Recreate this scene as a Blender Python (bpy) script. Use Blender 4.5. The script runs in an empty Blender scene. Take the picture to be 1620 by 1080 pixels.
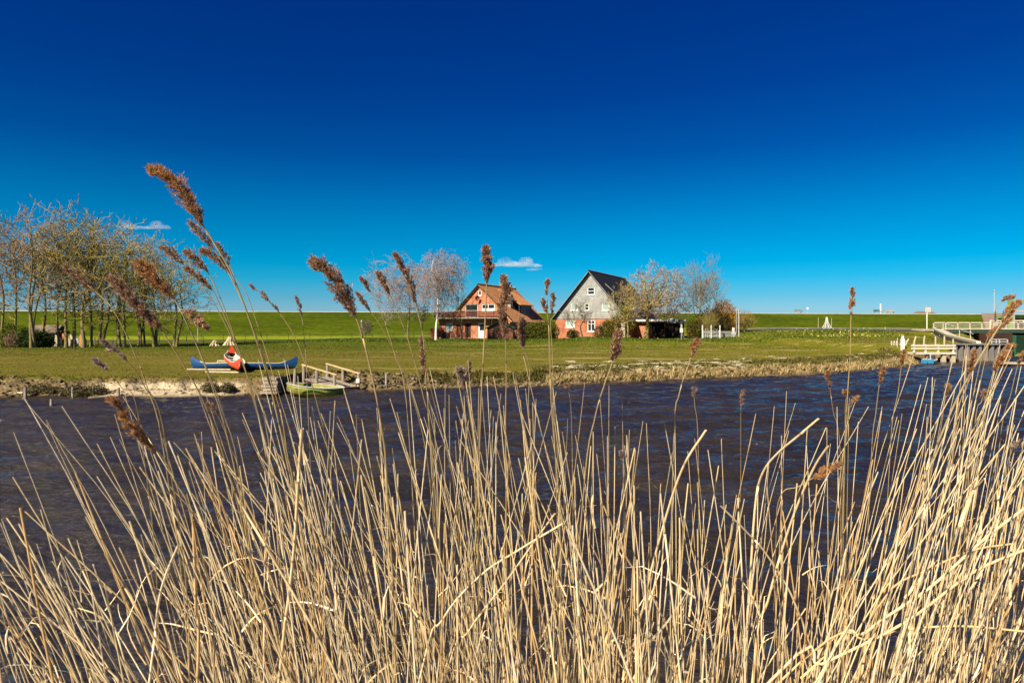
import bpy, bmesh, math, random
import numpy as np
from mathutils import Vector, Matrix, noise as mnoise
R = math.radians
sc = bpy.context.scene
col = sc.collection
# ------------------------------------------------------------ camera
cam = bpy.data.cameras.new('camera'); camo = bpy.data.objects.new('camera', cam); col.objects.link(camo)
camo.location = (0, 0, 2.5); camo.rotation_euler = (R(90), 0, 0)
cam.lens = 24; cam.sensor_width = 36; cam.shift_y = -21/1620
cam.clip_start = .05; cam.clip_end = 9000
cam.dof.use_dof = True; cam.dof.focus_distance = 3.2; cam.dof.aperture_fstop = 15
sc.camera = camo
# ------------------------------------------------------------ sun and sky
SUN_AZ, SUN_EL = 40, 40            # degrees left of straight behind the camera, height
sd = Vector((-math.sin(R(SUN_AZ))*math.cos(R(SUN_EL)), -math.cos(R(SUN_AZ))*math.cos(R(SUN_EL)), math.sin(R(SUN_EL))))
sun = bpy.data.lights.new('sun', 'SUN'); suno = bpy.data.objects.new('sun', sun); col.objects.link(suno)
sun.energy = 5.0; sun.angle = R(.5); sun.color = (1, .90, .70)
suno.rotation_euler = sd.to_track_quat('Z', 'Y').to_euler()
w = bpy.data.worlds.new('World'); sc.world = w; w.use_nodes = True
nt = w.node_tree; nt.nodes.clear()
N = lambda t: nt.nodes.new(t)
out = N('ShaderNodeOutputWorld'); bg = N('ShaderNodeBackground'); sky = N('ShaderNodeTexSky')
sky.sky_type = 'NISHITA'; sky.sun_disc = False; sky.sun_elevation = R(SUN_EL)
sky.sun_rotation = math.atan2(sd.x, sd.y); sky.air_density = 1; sky.dust_density = .3; sky.ozone_density = 2
tc = N('ShaderNodeTexCoord'); sp = N('ShaderNodeSeparateXYZ'); nt.links.new(tc.outputs['Generated'], sp.inputs[0])
rp = N('ShaderNodeValToRGB'); nt.links.new(sp.outputs['Z'], rp.inputs[0])
SKY = [(0, (.44, .60, .92)), (.029, (.27, .57, .92)), (.045, (.15, .53, .87)), (.07, (.03, .52, .86)), (.091, (0, .49, .82)), (.155, (0, .392, .706)), (.242, (0, .21, .569)), (.323, (0, .152, .529)), (.43, (0, .135, .524)), (1, (.02, .12, .45))]
cr = rp.color_ramp
while len(cr.elements) < len(SKY): cr.elements.new(.5)
for e, (p, c) in zip(cr.elements, SKY): e.position = p; e.color = (*c, 1)
mx = N('ShaderNodeMix'); mx.data_type = 'RGBA'; mx.blend_type = 'MULTIPLY'; mx.inputs[0].default_value = 1
nt.links.new(sky.outputs[0], mx.inputs[6]); nt.links.new(rp.outputs[0], mx.inputs[7])
nt.links.new(mx.outputs[2], bg.inputs[0]); bg.inputs[1].default_value = .0635
nt.links.new(bg.outputs[0], out.inputs[0])
sc.view_settings.view_transform = 'Standard'; sc.view_settings.look = 'None'; sc.view_settings.exposure = .92; sc.view_settings.gamma = 1
sc.cycles.max_bounces = 6; sc.cycles.diffuse_bounces = 2; sc.cycles.transparent_max_bounces = 6
sc.cycles.use_denoising = True; sc.cycles.volume_bounces = 5; sc.cycles.max_bounces = 8
rng = random.Random(7)
nrng = np.random.default_rng(5)
U = rng.uniform
# ------------------------------------------------------------ helpers
HZ, FP, CX, CH = 519.0, 1080.0, 810.0, 2.5
def X(px, D): return (px-CX)/FP*D
def Z(py, D): return CH+(HZ-py)/FP*D
def P(px, py, D): return Vector((X(px, D), D, Z(py, D)))
def G(px, py, z):                       # where the sight line of a pixel meets the height z
    D = (CH-z)*FP/(py-HZ); return Vector((X(px, D), D, z))
def link(o, parent=None):
    col.objects.link(o)
    if parent is not None: o.parent = parent
    return o
def tag(o, label=None, cat=None, group=None, kind=None):
    if label: o['label'] = label
    if cat: o['category'] = cat
    if group: o['group'] = group
    if kind: o['kind'] = kind
    return o
def empty(name, loc, rz=0, label=None, cat=None, group=None):
    o = bpy.data.objects.new(name, None); o.location = loc; o.rotation_euler = (0, 0, rz); o.empty_display_size = .2
    link(o); return tag(o, label, cat, group)
def copy_tree(o, parent=None):
    c = o.copy(); col.objects.link(c); c.parent = parent
    for ch in list(o.children): copy_tree(ch, c)
    return c
class MB:
    def __init__(s): s.v = []; s.f = []; s.c = []; s.hasc = False
    def add(s, vs, fs, c=None):
        b = len(s.v); s.v += [tuple(v) for v in vs]; s.f += [tuple(i+b for i in f) for f in fs]
        if c is not None: s.hasc = True
        s.c += [c if c is not None else (.5, .5, .5)]*len(vs); return s
    def box(s, x0, x1, y0, y1, z0, z1, c=None):
        return s.add([(x, y, z) for z in (z0, z1) for y in (y0, y1) for x in (x0, x1)],
                     [(0, 2, 3, 1), (4, 5, 7, 6), (0, 1, 5, 4), (2, 6, 7, 3), (0, 4, 6, 2), (1, 3, 7, 5)], c)
    def bar(s, a, b, wd, ht=None, up=(0, 0, 1), c=None):
        a = Vector(a); b = Vector(b); ht = ht or wd; d = (b-a).normalized(); up = Vector(up)
        if abs(d.dot(up)) > .98: up = Vector((1, 0, 0))
        sx = d.cross(up).normalized(); sz = sx.cross(d).normalized()
        vs = [p+sx*i*wd/2+sz*j*ht/2 for p in (a, b) for i, j in ((-1, -1), (1, -1), (1, 1), (-1, 1))]
        return s.add(vs, [(0, 3, 2, 1), (4, 5, 6, 7), (0, 1, 5, 4), (1, 2, 6, 5), (2, 3, 7, 6), (3, 0, 4, 7)], c)
    def tube(s, pts, rs, n=5, c=None, caps=True):
        pts = [Vector(p) for p in pts]; m = len(pts)
        if not hasattr(rs, '__len__'): rs = [rs]*m
        b = len(s.v); prev = None; vs = []
        for i in range(m):
            d = (pts[min(i+1, m-1)]-pts[max(i-1, 0)])
            if d.length < 1e-9: d = Vector((0, 0, 1))
            d.normalize()
            u = d.orthogonal() if prev is None else (prev-d*prev.dot(d))
            if u.length < 1e-6: u = d.orthogonal()
            u.normalize(); prev = u; w_ = d.cross(u)
            for k in range(n):
                a = 2*math.pi*k/n; vs.append(pts[i]+(u*math.cos(a)+w_*math.sin(a))*rs[i])
        fs = [(i*n+k, i*n+(k+1) % n, (i+1)*n+(k+1) % n, (i+1)*n+k) for i in range(m-1) for k in range(n)]
        if caps and rs[-1] > .004: fs.append(tuple((m-1)*n+k for k in range(n)))
        if c is not None and isinstance(c, list):
            s.add(vs, fs); s.hasc = True
            s.c[-len(vs):] = [c[i] for i in range(m) for k in range(n)]; return s
        return s.add(vs, fs, c)
    def poly_prism(s, pts2, y0, y1, c=None):          # outline in x,z pushed from y0 to y1
        n = len(pts2)
        return s.add([(x, y0, z) for x, z in pts2]+[(x, y1, z) for x, z in pts2],
                     [tuple(range(n)), tuple(range(2*n-1, n-1, -1))]+[(i, i+n, (i+1) % n+n, (i+1) % n) for i in range(n)], c)
    def build(s, name, m, parent=None, smooth=False, loc=None, **t):
        me = bpy.data.meshes.new(name); me.from_pydata(s.v, [], s.f); me.update()
        if s.hasc:
            at = me.color_attributes.new('tint', 'FLOAT_COLOR', 'POINT')
            a = np.ones((len(s.v), 4), dtype=np.float32); a[:, :3] = np.array(s.c, dtype=np.float32); at.data.foreach_set('color', a.ravel())
        if smooth: me.polygons.foreach_set('use_smooth', [True]*len(me.polygons))
        me.materials.append(m)
        o = bpy.data.objects.new(name, me); link(o, parent)
        if loc is not None: o.location = loc
        if t: tag(o, **t)
        return o
def npmesh(name, V, F, m, parent=None, smooth=False, colr=None, **t):
    V = np.asarray(V, dtype=np.float32); F = np.asarray(F, dtype=np.int32)
    me = bpy.data.meshes.new(name); me.vertices.add(len(V)); me.vertices.foreach_set('co', V.ravel())
    k = F.shape[1]; me.loops.add(F.size); me.loops.foreach_set('vertex_index', F.ravel())
    me.polygons.add(len(F)); me.polygons.foreach_set('loop_start', np.arange(0, F.size, k, dtype=np.int32))
    me.polygons.foreach_set('loop_total', np.full(len(F), k, dtype=np.int32))
    if smooth: me.polygons.foreach_set('use_smooth', np.ones(len(F), dtype=bool))
    me.update(calc_edges=True); me.validate()
    if colr is not None:
        at = me.color_attributes.new('tint', 'FLOAT_COLOR', 'POINT')
        a = np.ones((len(V), 4), dtype=np.float32); a[:, :3] = colr; at.data.foreach_set('color', a.ravel())
    me.materials.append(m); o = bpy.data.objects.new(name, me); link(o, parent)
    if t: tag(o, **t)
    return o
# ---- materials
class NM:
    def __init__(s, name):
        s.m = bpy.data.materials.new(name); s.m.use_nodes = True; s.t = s.m.node_tree
        s.b = s.t.nodes['Principled BSDF']; s.o = s.t.nodes['Material Output']
    def n(s, t, **k):
        x = s.t.nodes.new(t)
        for a, v in k.items(): setattr(x, a, v)
        return x
    def l(s, a, b): s.t.links.new(a, b)
    def coord(s, kind='Object', scale=(1, 1, 1)):
        c = s.n('ShaderNodeTexCoord'); mp = s.n('ShaderNodeMapping'); mp.inputs['Scale'].default_value = scale
        s.l(c.outputs[kind], mp.inputs[0]); return mp.outputs[0]
    def noise(s, vec, scale, detail=4, rough=.55):
        x = s.n('ShaderNodeTexNoise'); x.inputs['Scale'].default_value = scale; x.inputs['Detail'].default_value = detail
        x.inputs['Roughness'].default_value = rough; s.l(vec, x.inputs['Vector']); return x.outputs['Fac']
    def ramp(s, fac, stops, interp='LINEAR'):
        x = s.n('ShaderNodeValToRGB'); s.l(fac, x.inputs[0]); cr = x.color_ramp; cr.interpolation = interp
        while len(cr.elements) < len(stops): cr.elements.new(.5)
        for e, (p, c) in zip(cr.elements, stops): e.position = p; e.color = (*c, 1) if len(c) == 3 else c
        return x.outputs[0]
    def mix(s, f, a, b, mode='MIX'):
        x = s.n('ShaderNodeMix', data_type='RGBA', blend_type=mode)
        for i, v in ((0, f), (6, a), (7, b)):
            if hasattr(v, 'links') or hasattr(v, 'is_output'): s.l(v, x.inputs[i])
            elif i == 0: x.inputs[0].default_value = v
            else: x.inputs[i].default_value = (*v, 1)
        return x.outputs[2]
    def bump(s, h, strength=.3, dist=.02):
        x = s.n('ShaderNodeBump'); x.inputs['Strength'].default_value = strength; x.inputs['Distance'].default_value = dist
        s.l(h, x.inputs['Height']); s.l(x.outputs[0], s.b.inputs['Normal']); return x
    def fin(s, colr=None, rough=.8, spec=.3, metal=0):
        if colr is not None:
            if hasattr(colr, 'links'): s.l(colr, s.b.inputs['Base Color'])
            else: s.b.inputs['Base Color'].default_value = (*colr, 1)
        s.b.inputs['Roughness'].default_value = rough; s.b.inputs['Specular IOR Level'].default_value = spec
        s.b.inputs['Metallic'].default_value = metal; return s.m
def paint(name, c, rough=.6, var=.35, scale=6, spec=.3, bump=.15, metal=0, stretch=(1, 1, 1)):
    m = NM(name); v = m.coord('Object', stretch); f = m.noise(v, scale, 6, .65); g = m.noise(v, scale*.23, 3)
    d = tuple(x*(1-var) for x in c); e = tuple(min(1, x*(1+var*.5)) for x in c)
    cc = m.ramp(f, [(.3, d), (.62, e)]); cc = m.mix(.35, cc, m.ramp(g, [(.35, d), (.65, e)]))
    if bump: m.bump(f, bump, .02)
    return m.fin(cc, rough, spec, metal)
def brick(name, c1, c2, mortar, sc_=1):
    m = NM(name); c = m.n('ShaderNodeTexCoord'); s = m.n('ShaderNodeSeparateXYZ'); m.l(c.outputs['Object'], s.inputs[0])
    a = m.n('ShaderNodeMath', operation='ADD'); m.l(s.outputs[0], a.inputs[0]); m.l(s.outputs[1], a.inputs[1])
    cb = m.n('ShaderNodeCombineXYZ'); m.l(a.outputs[0], cb.inputs[0]); m.l(s.outputs[2], cb.inputs[1])
    b = m.n('ShaderNodeTexBrick'); m.l(cb.outputs[0], b.inputs[0])
    b.inputs['Color1'].default_value = (*c1, 1); b.inputs['Color2'].default_value = (*c2, 1); b.inputs['Mortar'].default_value = (*mortar, 1)
    b.inputs['Scale'].default_value = 1; b.inputs['Brick Width'].default_value = .25*sc_; b.inputs['Row Height'].default_value = .085*sc_; b.inputs['Mortar Size'].default_value = .012
    n = m.noise(c.outputs['Object'], 1.3, 6, .7)
    cc = m.mix(m.ramp(n, [(.35, (0, 0, 0)), (.7, (1, 1, 1))]), b.outputs[0], tuple(x*.6 for x in c1)); 
    m.bump(b.outputs['Fac'], -.3, .01)
    return m.fin(cc, .85, .2)
def leafmat(name, stops, trans=.3):
    m = NM(name); a = m.n('ShaderNodeAttribute', attribute_name='tint')
    s = m.n('ShaderNodeSeparateColor'); m.l(a.outputs['Color'], s.inputs[0])
    cc = m.ramp(s.outputs[0], stops); m.fin(cc, .7, .2)
    tr = m.n('ShaderNodeBsdfTranslucent'); m.l(cc, tr.inputs[0]); mx = m.n('ShaderNodeMixShader'); mx.inputs[0].default_value = trans
    m.l(m.b.outputs[0], mx.inputs[1]); m.l(tr.outputs[0], mx.inputs[2]); m.l(mx.outputs[0], m.o.inputs[0]); return m.m
def sstep(a, b, x): t = np.clip((x-a)/(b-a), 0, 1); return t*t*(3-2*t)
# ------------------------------------------------------------ terrain
WX = np.array([-400, -60, -18.6, -15.9, -11.9, -8.9, -8.6, -6.0, -5.6, -4.4, 1.1, 5.6, 9.1, 16, 25, 28, 29.6, 32.2, 32.3, 36.9, 37.5, 62, 400])
WY = np.array([30, 26, 24.8, 25.2, 25.1, 25.5, 28.2, 28.3, 27.2, 28, 29.7, 31.8, 33.7, 36.7, 44, 47, 51, 52.3, 51.6, 51.6, 52.6, 92, 93])
def wline(x): return np.interp(x, WX, WY)
_off = nrng.uniform(-50, 50, (60, 2)); _ang = nrng.uniform(0, 2*np.pi, 60)
def vn(x, y, f, seed=0):                 # cheap smooth noise from rotated sines, about -1..1
    r = 0
    for k in range(5):
        i = (seed*5+k) % 60; a = _ang[i]; ff = f*(1+.37*k)
        r = r+np.sin((x*np.cos(a)+y*np.sin(a))*ff+_off[i, 0])*np.cos((y*np.cos(a)-x*np.sin(a))*ff*.8+_off[i, 1])
    return r/2.2
def hfield(x, y):
    x = np.asarray(x, float); y = np.asarray(y, float); s = y-wline(x)-(.25*vn(x, x*0, 1.1, 3)+.12*vn(x, x*0, 3.7, 4))*(1-sstep(28, 30, x))*(1-.8*sstep(-9, -8.6, x)*(1-sstep(-6, -5.6, x)))
    cut = sstep(-17.2, -15.8, x)*(1-sstep(-10.6, -9.6, x))            # the eroded sandy cut in the bank
    left = 1-sstep(-6, -2, x)
    rough = 1-sstep(.9, 1.8, s)
    h_l = -.5+.56*sstep(-1.2, .15, s)+.52*sstep(.1, .75, s+.22*vn(x, y, 2.6, 1))
    h_c = -.5+.56*sstep(-1.2, .15, s)+.10*sstep(.1, .9, s)+.42*sstep(.85, 1.15, s+.16*vn(x, y*0, 3.1, 2)+.07*vn(x, y, 8, 5))
    h_r = -.5+.54*sstep(-1.4, .1, s)+.54*sstep(0, 2.6, s)
    h = h_l*(1-cut)+h_c*cut; h = h*left+h_r*(1-left)
    clod = np.abs(vn(x, y, 7, 6))*.10+np.abs(vn(x, y, 15, 7))*.05
    h = h+clod*rough*sstep(-.2, .3, s)*(1-.75*cut)
    h = h+.025*vn(x, y, .7, 8)*sstep(1, 4, s)
    h = h+.38*sstep(58, 82, y)*sstep(-40, -20, x)
    h = h+.95*sstep(20, 38, x)*sstep(78, 93, y)
    h = h+.55*sstep(28.5, 31.5, x)*sstep(-.1, .5, s)*(1-.5*sstep(66, 90, y))*(1-sstep(60, 66, x))
    h = h+.45*sstep(28, 34, x)*sstep(91, 103, y)
    h = h+.25*sstep(8, 10, x)*(1-sstep(14, 18, x))*sstep(74, 86, y)
    return h
xs = np.concatenate([np.linspace(-400, -34, 60), np.arange(-33.9, 40, .13), np.linspace(40.3, 400, 80)])
ss = np.concatenate([np.linspace(-6, -1.3, 5), np.arange(-1.2, 4.5, .1), np.linspace(4.7, 12, 30), np.linspace(12.6, 60, 60), np.linspace(62, 110, 25)])
XX, SS = np.meshgrid(xs, ss); YY = np.minimum(wline(XX), 400)+SS
YY = np.where(SS > 60, YY+(SS-60)*(150-60-wline(XX)*0)/50*.3, YY)
ZZ = hfield(XX, YY)
V = np.stack([XX, YY, ZZ], -1).reshape(-1, 3); nx = len(xs); ny = len(ss)
ii = (np.arange(ny-1)[:, None]*nx+np.arange(nx-1)[None]).ravel(); F = np.stack([ii, ii+1, ii+nx+1, ii+nx], 1)
m = NM('meadow'); v = m.coord('Object'); pos = m.n('ShaderNodeNewGeometry')
sp3 = m.n('ShaderNodeSeparateXYZ'); m.l(pos.outputs['Position'], sp3.inputs[0])
fine = m.noise(v, 5, 8, .75); mid = m.noise(v, .55, 5, .65); big = m.noise(m.coord('Object', (.04, .16, 1)), 1, 4, .6)
dry = m.ramp(fine, [(.25, (.055, .052, .006)), (.5, (.130, .110, .016)), (.75, (.22, .17, .04))])
green = m.ramp(fine, [(.25, (.032, .050, .003)), (.6, (.088, .105, .007)), (.8, (.17, .155, .02))])
mr = m.n('ShaderNodeMapRange'); m.l(sp3.outputs[1], mr.inputs[0]); mr.inputs[1].default_value = 50; mr.inputs[2].default_value = 76
ad = m.n('ShaderNodeMath', operation='ADD'); m.l(mr.outputs[0], ad.inputs[0]); m.l(mid, ad.inputs[1])
g1 = m.ramp(ad.outputs[0], [(.45, (0, 0, 0)), (1.0, (1, 1, 1))]); gr = m.mix(g1, dry, green)
xg = m.n('ShaderNodeMapRange'); m.l(sp3.outputs[0], xg.inputs[0]); xg.inputs[1].default_value = -8; xg.inputs[2].default_value = 22; xg.inputs[4].default_value = .8
gr = m.mix(xg.outputs[0], gr, m.ramp(fine, [(.25, (.07, .075, .004)), (.5, (.155, .145, .010)), (.75, (.25, .21, .03))]))
pt = m.ramp(m.noise(m.coord('Object', (.07, .20, 1)), 1.9, 7, .72), [(.53, (0, 0, 0)), (.585, (1, 1, 1))])
near = m.ramp(m.noise(v, 1.1, 4), [(.4, (0, 0, 0)), (.6, (1, 1, 1))])
patch = m.mix(near, (.36, .27, .12), (.22, .18, .055))
ftr = m.n('ShaderNodeMapRange'); m.l(sp3.outputs[0], ftr.inputs[0]); ftr.inputs[1].default_value = -14; ftr.inputs[2].default_value = 6; ftr.inputs[3].default_value = .15; ftr.inputs[4].default_value = .9
pf = m.n('ShaderNodeMath', operation='MULTIPLY'); m.l(pt, pf.inputs[0]); m.l(ftr.outputs[0], pf.inputs[1])
gr = m.mix(pf.outputs[0], gr, patch)
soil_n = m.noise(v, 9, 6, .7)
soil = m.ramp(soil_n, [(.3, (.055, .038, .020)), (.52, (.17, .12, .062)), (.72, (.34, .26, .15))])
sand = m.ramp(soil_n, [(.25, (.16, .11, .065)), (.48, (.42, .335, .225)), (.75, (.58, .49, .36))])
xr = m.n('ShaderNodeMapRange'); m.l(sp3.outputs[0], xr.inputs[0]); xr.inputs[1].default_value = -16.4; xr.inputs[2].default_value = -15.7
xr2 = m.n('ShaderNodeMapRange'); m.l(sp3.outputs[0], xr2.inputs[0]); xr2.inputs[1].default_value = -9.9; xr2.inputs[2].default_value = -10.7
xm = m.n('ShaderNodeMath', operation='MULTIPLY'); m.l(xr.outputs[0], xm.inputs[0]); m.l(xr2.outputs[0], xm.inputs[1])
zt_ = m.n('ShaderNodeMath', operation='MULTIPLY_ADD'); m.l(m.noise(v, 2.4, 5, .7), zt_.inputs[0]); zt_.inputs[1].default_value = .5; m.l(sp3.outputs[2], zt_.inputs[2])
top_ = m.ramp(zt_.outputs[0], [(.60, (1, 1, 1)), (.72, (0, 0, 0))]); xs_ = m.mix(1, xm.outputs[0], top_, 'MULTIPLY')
soil = m.mix(xs_, soil, sand)  # dark topsoil kept above the sand also paints in the overhang's shade
zn = m.n('ShaderNodeMath', operation='MULTIPLY_ADD'); m.l(fine, zn.inputs[0]); zn.inputs[1].default_value = .18; m.l(sp3.outputs[2], zn.inputs[2])
gm = m.ramp(zn.outputs[0], [(.54, (0, 0, 0)), (.60, (1, 1, 1))])
slope = m.n('ShaderNodeSeparateXYZ'); m.l(pos.outputs['Normal'], slope.inputs[0]); sl = m.ramp(slope.outputs[2], [(.70, (0, 0, 0)), (.86, (1, 1, 1))])
gm2 = m.mix(1, gm, sl, 'MULTIPLY')
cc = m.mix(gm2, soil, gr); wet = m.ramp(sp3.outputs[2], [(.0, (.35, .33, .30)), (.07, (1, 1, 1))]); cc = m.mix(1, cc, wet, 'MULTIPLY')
m.bump(m.mix(.5, fine, soil_n), .9, .08)
meadow = m.fin(cc, 1, .04)
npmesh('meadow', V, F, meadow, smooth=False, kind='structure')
# far land sheet to the horizon
g = MB(); g.add([(-4000, 150, .3), (4000, 150, .3), (4000, 4500, .3), (-4000, 4500, .3)], [(0, 1, 2, 3)])
g.build('land', paint('land', (.05, .07, .015), .9, .3, .02), kind='structure')
# dike
def crest(x): return 140+(x+62)*25/158
dx = np.concatenate([np.linspace(-520, -130, 60), np.linspace(-128, 170, 260), np.linspace(172, 620, 60)])
prof = [(-27, .2), (-25, .68), (-23.5, .9), (-20, 1.75), (-15, 2.95), (-10, 4.1), (-5, 5.2), (-2.2, 5.78), (-.8, 5.87), (.6, 5.87), (2.2, 5.7), (8, 4.2), (24, .2)]
V = []
for a, b in prof:
    yy = crest(dx)+a; zz = b+(.045*vn(dx, dx*0+a, .35, 9)+.03*vn(dx, dx*0+a, 1.1, 10))*(1 if 0 < b < 5.8 else .5)
    if b < 5: zz = zz+.35*sstep(25, 55, dx)*(1-b/6)
    V.append(np.stack([dx, yy, zz], -1))
V = np.concatenate(V); n = len(dx); ii = (np.arange(len(prof)-1)[:, None]*n+np.arange(n-1)[None]).ravel()
m = NM('dike_grass'); v = m.coord('Object', (.5, 1, 2.2)); f = m.noise(v, 1.4, 8, .72); b = m.noise(m.coord('Object', (.045, .1, .5)), 1, 4, .6)
c1 = m.ramp(f, [(.28, (.026, .044, .002)), (.52, (.066, .090, .004)), (.75, (.130, .145, .008))])
c2 = m.ramp(b, [(.35, (.7, .75, .8)), (.65, (1.12, 1.08, 1))]); c1 = m.mix(1, c1, c2, 'MULTIPLY')
s3 = m.n('ShaderNodeSeparateXYZ'); m.l(m.coord('Object'), s3.inputs[0])
zr = m.ramp(s3.outputs[2], [(.55, (1, 1, 1)), (1.0, (1, 1, 1))])
mr = m.n('ShaderNodeMapRange'); m.l(s3.outputs[2], mr.inputs[0]); mr.inputs[1].default_value = 1.25; mr.inputs[2].default_value = .95
c1 = m.mix(mr.outputs[0], c1, m.ramp(f, [(.3, (.12, .15, .006)), (.7, (.24, .27, .012))]))
m.bump(f, .7, .15)
npmesh('dike', V, np.stack([ii, ii+1, ii+n+1, ii+n], 1), m.fin(c1, 1, .03), kind='structure')
# pale concrete footpath along the top of the dike
def ribbon(name, pts, wd, m, z=.0, th=None, **t):
    mb = MB(); vs = []; pts = [Vector(p) for p in pts]
    for i, p in enumerate(pts):
        d = (pts[min(i+1, len(pts)-1)]-pts[max(i-1, 0)]); d.z = 0; d.normalize(); s_ = Vector((d.y, -d.x, 0))*wd/2
        vs += [p+s_+Vector((0, 0, z)), p-s_+Vector((0, 0, z))]
    mb.add(vs, [(2*i, 2*i+1, 2*i+3, 2*i+2) for i in range(len(pts)-1)]); return mb.build(name, m, **t)
concrete = paint('concrete', (.42, .38, .32), .85, .3, 3)
mb = MB()
for a, b in zip(range(-500, 600, 20), range(-480, 620, 20)):
    mb.add([(a, crest(a)-.9, 5.86), (b, crest(b)-.9, 5.86), (b, crest(b)-.9, 5.98), (a, crest(a)-.9, 5.98), (a, crest(a)+1.1, 5.98), (b, crest(b)+1.1, 5.98)], [(0, 1, 2, 3), (3, 2, 5, 4)])
mb.build('crest_path', paint('pale_path', (.62, .60, .55), .8, .2, 2), kind='structure')
asph = paint('asphalt', (.085, .082, .085), .85, .3, 2)
# left: farm track along the foot of the dike
pts = []
for x in np.linspace(-160, 26, 60):
    y = crest(x)-25-6.5; pts.append((x, y, float(hfield(x, y))))
ribbon('farm_track', pts, 2.6, paint('track', (.16, .15, .15), .9, .3, 1), .05, kind='structure')
# right: road rising to the bridge
xsn = np.linspace(33, 56, 40); mb = MB(); rows = []
for x in xsn:
    yc = 96.5-.15*(x-34); hw_ = 3.4*min(1, (x-32)/7+.1)
    rows.append([(x, yc+hw_*q, float(hfield(x, yc+hw_*q))+.05) for q in (-1, -.93, -.5, 0, .5, .86, 1)])
k_ = 7; vs = [p for r in rows for p in r]
mb.add(vs, [(i*k_+j, (i+1)*k_+j, (i+1)*k_+j+1, i*k_+j+1) for i in range(len(rows)-1) for j in range(1, 5)]); mb.build('road', asph, kind='structure')
mb = MB(); mb.add(vs, [(i*k_+j, (i+1)*k_+j, (i+1)*k_+j+1, i*k_+j+1) for i in range(len(rows)-1) for j in (0, 5)]); mb.build('road_edge', paint('worn_kerb', (.46, .42, .34), .8, .3, 3), kind='structure')
# ------------------------------------------------------------ near bank under the reeds
xs2 = np.linspace(-14, 14, 260); ys2 = np.concatenate([np.linspace(-8, .5, 12), np.linspace(.6, 5.4, 60)])
A, B = np.meshgrid(xs2, ys2)
zz = .85-1.35*sstep(.7, 4.8, B)+.05*vn(A, B, 5, 11)+.03*vn(A, B, 13, 12)
V = np.stack([A, B, zz], -1).reshape(-1, 3); n = len(xs2); ii = (np.arange(len(ys2)-1)[:, None]*n+np.arange(n-1)[None]).ravel()
npmesh('near_bank', V, np.stack([ii, ii+1, ii+n+1, ii+n], 1), paint('mud', (.10, .075, .045), .9, .5, 9, bump=.6), smooth=True, kind='structure')
def bank_z(y): return .85-1.35*float(sstep(.7, 4.8, y))
# ------------------------------------------------------------ water
ya = np.concatenate([np.arange(1.5, 12, .045), np.geomspace(12, 60, 480), np.geomspace(60.5, 130, 30)])
ta = np.linspace(-1, 1, 420)
T, B = np.meshgrid(ta, ya); A = T*(B*.85+3)
B2 = B
def waves(x, y):
    h = 0; wv = np.random.default_rng(3)
    for k in range(26):
        L = 1.9*(.84**k)+.10; th = math.pi/2+.10+wv.normal(0, .26+.012*k); a = .021*L**1.0
        kx = 2*math.pi/L*math.cos(th); ky = 2*math.pi/L*math.sin(th); ph = wv.uniform(0, 6.28)
        q = np.sin(kx*x+ky*y+ph+.7*np.sin(.31*kx*y-.29*ky*x+ph*2))
        h = h+a*(1-2*np.sqrt((1-q*.93)*.5)+.25)*1.0
    return h
hh = waves(A, B)*np.clip(1.15-B/90, .25, 1)
V = np.stack([A, B, hh], -1).reshape(-1, 3); n = len(ta); ii = (np.arange(len(ya)-1)[:, None]*n+np.arange(n-1)[None]).ravel()
m = NM('river_water'); v = m.coord('Object', (.42, 1.6, 1))
n1 = m.noise(v, 3.2, 6, .62); n2 = m.noise(m.coord('Object', (.6, 1.7, 1)), 11, 4, .6); n3 = m.noise(m.coord('Object', (.25, .6, 1)), .9, 3)
s_ = m.n('ShaderNodeMath', operation='MULTIPLY_ADD'); m.l(n2, s_.inputs[0]); s_.inputs[1].default_value = .32; m.l(n1, s_.inputs[2])
m.bump(s_.outputs[0], 1.0, .15)
cc = m.ramp(n3, [(.35, (.018, .0145, .0135)), (.65, (.034, .026, .021))])
m.fin(cc, .07, .55); m.b.inputs['IOR'].default_value = 1.38
npmesh('river', V, np.stack([ii, ii+1, ii+n+1, ii+n], 1), m.m, smooth=True, kind='structure')
mb = MB(); mb.add([(-700, -60, -.09), (700, -60, -.09), (700, 140, -.09), (-700, 140, -.09)], [(0, 1, 2, 3)])
mb.build('river_wide', m.m, kind='structure')
# ------------------------------------------------------------ buildings
white = paint('white_paint', (.68, .67, .64), .45, .08, 4, bump=0)
glass = NM('window_glass'); glass.b.inputs['Base Color'].default_value = (.015, .02, .025, 1); glass.b.inputs['Roughness'].default_value = .05; glass = glass.m
glass_pale = paint('glass_with_blind', (.34, .42, .36), .25, .3, 2, spec=.6, bump=0)
curtain = paint('curtain', (.7, .68, .62), .9, .2, 5)
zinc = paint('zinc_gutter', (.36, .35, .33), .5, .2, 3)
dark_wood = paint('dark_brown_wood', (.05, .022, .014), .8, .4, 5)
red_wood = paint('red_brown_wood', (.16, .034, .018), .7, .4, 4)
slate = paint('dark_slate', (.016, .017, .024), .75, .4, 5, spec=.25)
pale_slate = brick('grey_shingle', (.33, .33, .315), (.42, .415, .385), (.25, .25, .24), 1.6)
brick_a = brick('orange_brick', (.50, .145, .058), (.62, .20, .085), (.45, .33, .25))
brick_b = brick('red_brick', (.44, .115, .042), (.56, .165, .065), (.42, .32, .26))
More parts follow.
